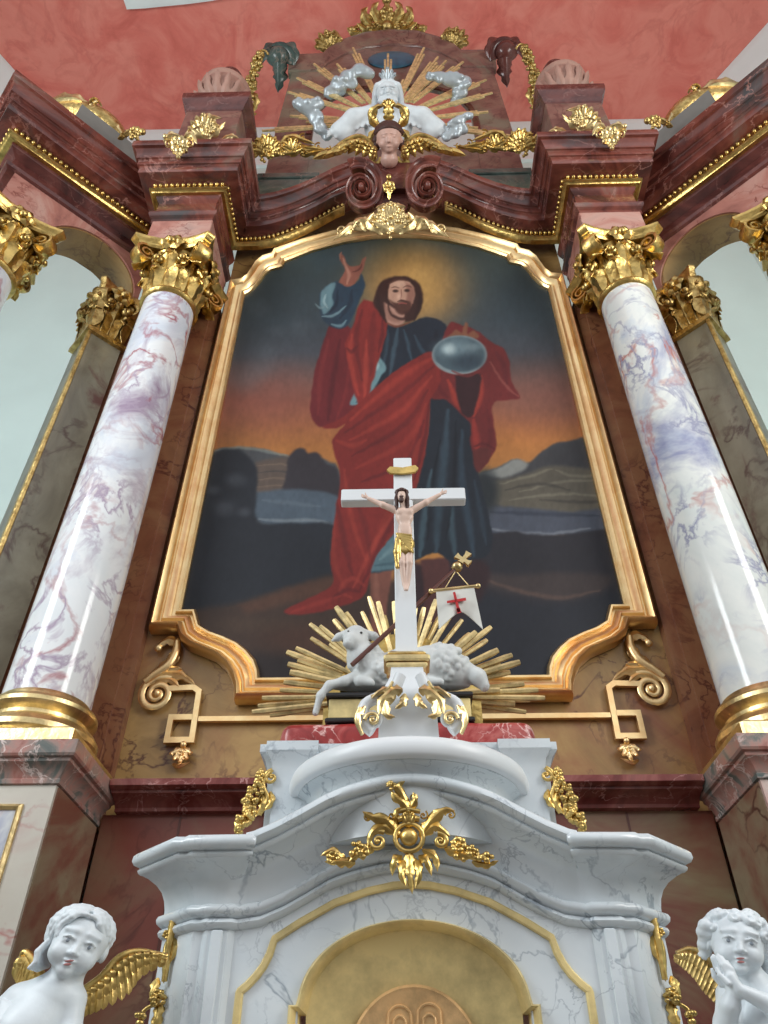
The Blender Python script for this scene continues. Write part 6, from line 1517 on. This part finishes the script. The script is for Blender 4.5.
def angel_right():
    F0 = carve(740, 960, 2.06, 0); t = thing('angel_statue', 'white curly-haired child angel with praying hands, right of the tabernacle', 'statue', (at(745, 960, 2.06).x, 2.1, 1.08), 'child angel statues')
    def p(x, y, d=0): return (x - 740, -d, 960 - y)
    s = SDF()
    R = Matrix.Rotation(math.radians(12), 3, 'Y') @ Matrix.Rotation(math.radians(-12), 3, 'Z') @ Matrix.Rotation(math.radians(8), 3, 'X')
    sc = 1.12; T = head_into(s, None, p(739, 944, 6), R, sc)
    s.chain([p(743, 970, 0), p(747, 984, -4)], [14, 16], 7)
    s.chain([p(750, 1002, -4), p(752, 1035, 0), p(752, 1080, 0), p(752, 1120, 0)], [26, 30, 29, 32], 14)
    s.ell(p(726, 993, -2), (15, 13, 12), 8); s.ell(p(774, 993, -2), (17, 14, 13), 8)
    # arm on the left of the picture: elbow low, forearm rising to the hands
    s.chain([p(722, 996, -2), p(708, 1024, 8), p(704, 1030, 12)], [13, 11, 10], 6); s.chain([p(704, 1030, 12), p(708, 1010, 30), p(713, 996, 36)], [10, 9, 6.4], 4)
    # other arm: round the breast to the hands
    s.chain([p(780, 998, 0), p(786, 1022, 14), p(776, 1028, 24)], [14, 13, 11.5], 6); s.chain([p(776, 1028, 24), p(745, 1012, 38), p(720, 999, 42)], [12, 10, 6.6], 5)
    # two hands pressed together, five fingers each
    for g, dd in ((0, 34.5), (1, 42.5)):
        ox, oy = (-1.0, 0) if g == 0 else (1.2, .6)
        s.chain([p(714 + ox, 996 + oy, dd), p(709 + ox, 984 + oy, dd)], [5.6, 5.2], 2.2)
        for k, L in enumerate((18, 21.5, 20, 16)):
            bx, by = 705.2 + ox + k * 2.9, 982 + oy + k * .9; ux, uy = -.26 + k * .012, -.965
            s.chain([p(bx, by, dd), p(bx + ux * L * .5, by + uy * L * .5, dd + (1 if g else -1) * .9), p(bx + ux * L, by + uy * L, dd + (-.8 if g else .8))], [2.5, 2.2, 1.6], .7)
        s.chain([p(705 + ox, 991 + oy, dd + (2 if g else -2)), p(699.5 + ox, 983 + oy, dd + (1 if g else -1)), p(698.5 + ox, 976 + oy, dd)], [3, 2.4, 1.8], 1)
    for x in (736, 768): s.chain([p(x, 1120, 2), p(x - 3, 1165, 40), p(x - 3, 1172, 44), p(x, 1178, -10), p(x, 1180, -40)], [22, 18, 16, 13, 8], 8)
    b0 = solid('body', s, 1.15, M['stone'], t, F0)
    feature_parts(b0, T, F0, sc)
    h = SDF(); rs = random.Random(12)
    h.ell(T(0, 6, 9), (26 * sc, 25 * sc, 24 * sc), 3, 1, R.to_4x4()); h.ell(T(0, -27, -7), (19 * sc, 14 * sc, 22 * sc), 5, -1, R.to_4x4())
    for k in range(95):                                             # round curls
        a = rs.uniform(-PI, PI); q = rs.uniform(-.35, 1.0)
        x, y, z = 26 * math.cos(q) * math.sin(a), -25 * math.cos(q) * math.cos(a) + 5, 9 + 23 * math.sin(q)
        if y < -12 and z < 17: continue
        o = T(x, y, z); r = rs.uniform(4, 6.4) * sc; h.ell(o, r, 1.6)
        nn = (R @ Vector((x, y - 5, z - 9)).normalized()); h.ell(tuple(Vector(o) + nn * r * 1.02), r * .42, 1.0, -1)
    for g in (-1, 1):
        for k in range(7): h.ell(T(g * (25 + rs.random() * 4), -6 + k * 3.4, 10 - k * 5.5 + rs.random() * 4), (5.6 + rs.random() * 2) * sc, 1.6)
    solid('hair', h, 1.15, M['stone'], t, F0)
    feather_wing(t, F0, (740, 960), [(722, 984), (716, 964), (708, 952), (696, 946), (682, 950)], [(708, 1000), (700, 990), (694, 978), (686, 968), (680, 962)], d0=-14, mat='gold_old', rows=((1.0, 4.6), (.6, 4.4)))
    feather_wing(t, F0, (740, 960), [(768, 984), (778, 966), (792, 958), (806, 958), (820, 966)], [(776, 1010), (790, 1006), (802, 996), (812, 984), (822, 980)], d0=-14)
    d = SDF(); d.chain([p(724, 1088, 20), p(750, 1096, 30), p(780, 1090, 24)], [24, 26, 22], 10)
    for k in range(8): d.cap(p(716 + k * 11, 1070 + 2 * k, 30), p(722 + k * 10, 1110, 44), 3, 3, 4)
    solid('drapery', d, 1.4, M['stone'], t, F0)
    b = MB(); c = F0 @ Vector(p(752, 1180, 0)); b.lathe([(.17, 1.082), (.17, 1.12), (.15, 1.14), (.14, 1.2), (.14, c.z - .06), (.16, c.z - .04), (.17, c.z + .0)], (c.x, c.y, 0), 32); b.build('base', M['stone'], t, 40)
angel_right()
# ------------------------------------------------------------------ camera, daylight
cam = bpy.data.cameras.new('camera'); co = bpy.data.objects.new('camera', cam); COL.objects.link(co)
cam.sensor_fit = 'VERTICAL'; cam.sensor_height = 36; cam.lens = 36 * 760 / 1024; cam.clip_start = .05; cam.clip_end = 200
co.location = (-.027, 0, 1.7); co.rotation_euler = (math.radians(90 + 40.3), 0, math.radians(1.22))
SC.camera = co
w = bpy.data.worlds.new('daylight'); SC.world = w; w.use_nodes = True; nt = w.node_tree
bg = nt.nodes['Background']
tc = nt.nodes.new('ShaderNodeTexCoord'); sp = nt.nodes.new('ShaderNodeSeparateXYZ'); nt.links.new(tc.outputs['Generated'], sp.inputs[0])
r = nt.nodes.new('ShaderNodeValToRGB'); nt.links.new(sp.outputs['Z'], r.inputs[0])
e = r.color_ramp.elements; e[0].position = .0; e[0].color = (.32, .3, .28, 1); e[1].position = .6; e[1].color = (.95, 1.0, 1.06, 1)
nt.links.new(r.outputs[0], bg.inputs[0]); bg.inputs[1].default_value = 1.02
def area(name, loc, target, sx, sy, power, col):
    l = bpy.data.lights.new(name, 'AREA'); l.shape = 'RECTANGLE'; l.size = sx; l.size_y = sy; l.energy = power; l.color = col
    o = bpy.data.objects.new(name, l); COL.objects.link(o); o.location = loc
    o.rotation_euler = (Vector(target) - Vector(loc)).to_track_quat('-Z', 'Y').to_euler(); return o
area('window_light', (-6.6, -1.2, 7.5), (0, 4, 8), 2.2, 6, 500, (.93, .98, 1.0))
area('window_light', (6.3, -1.2, 7.5), (0, 4, 8), 2.2, 6, 460, (1.0, .97, .93))
SC.view_settings.view_transform = 'Standard'; SC.view_settings.look = 'None'; SC.view_settings.gamma = 1; SC.view_settings.use_curve_mapping = False
SC.view_settings.exposure = 0.0
for o in bpy.data.objects:
    if '_base' in o: del o['_base']
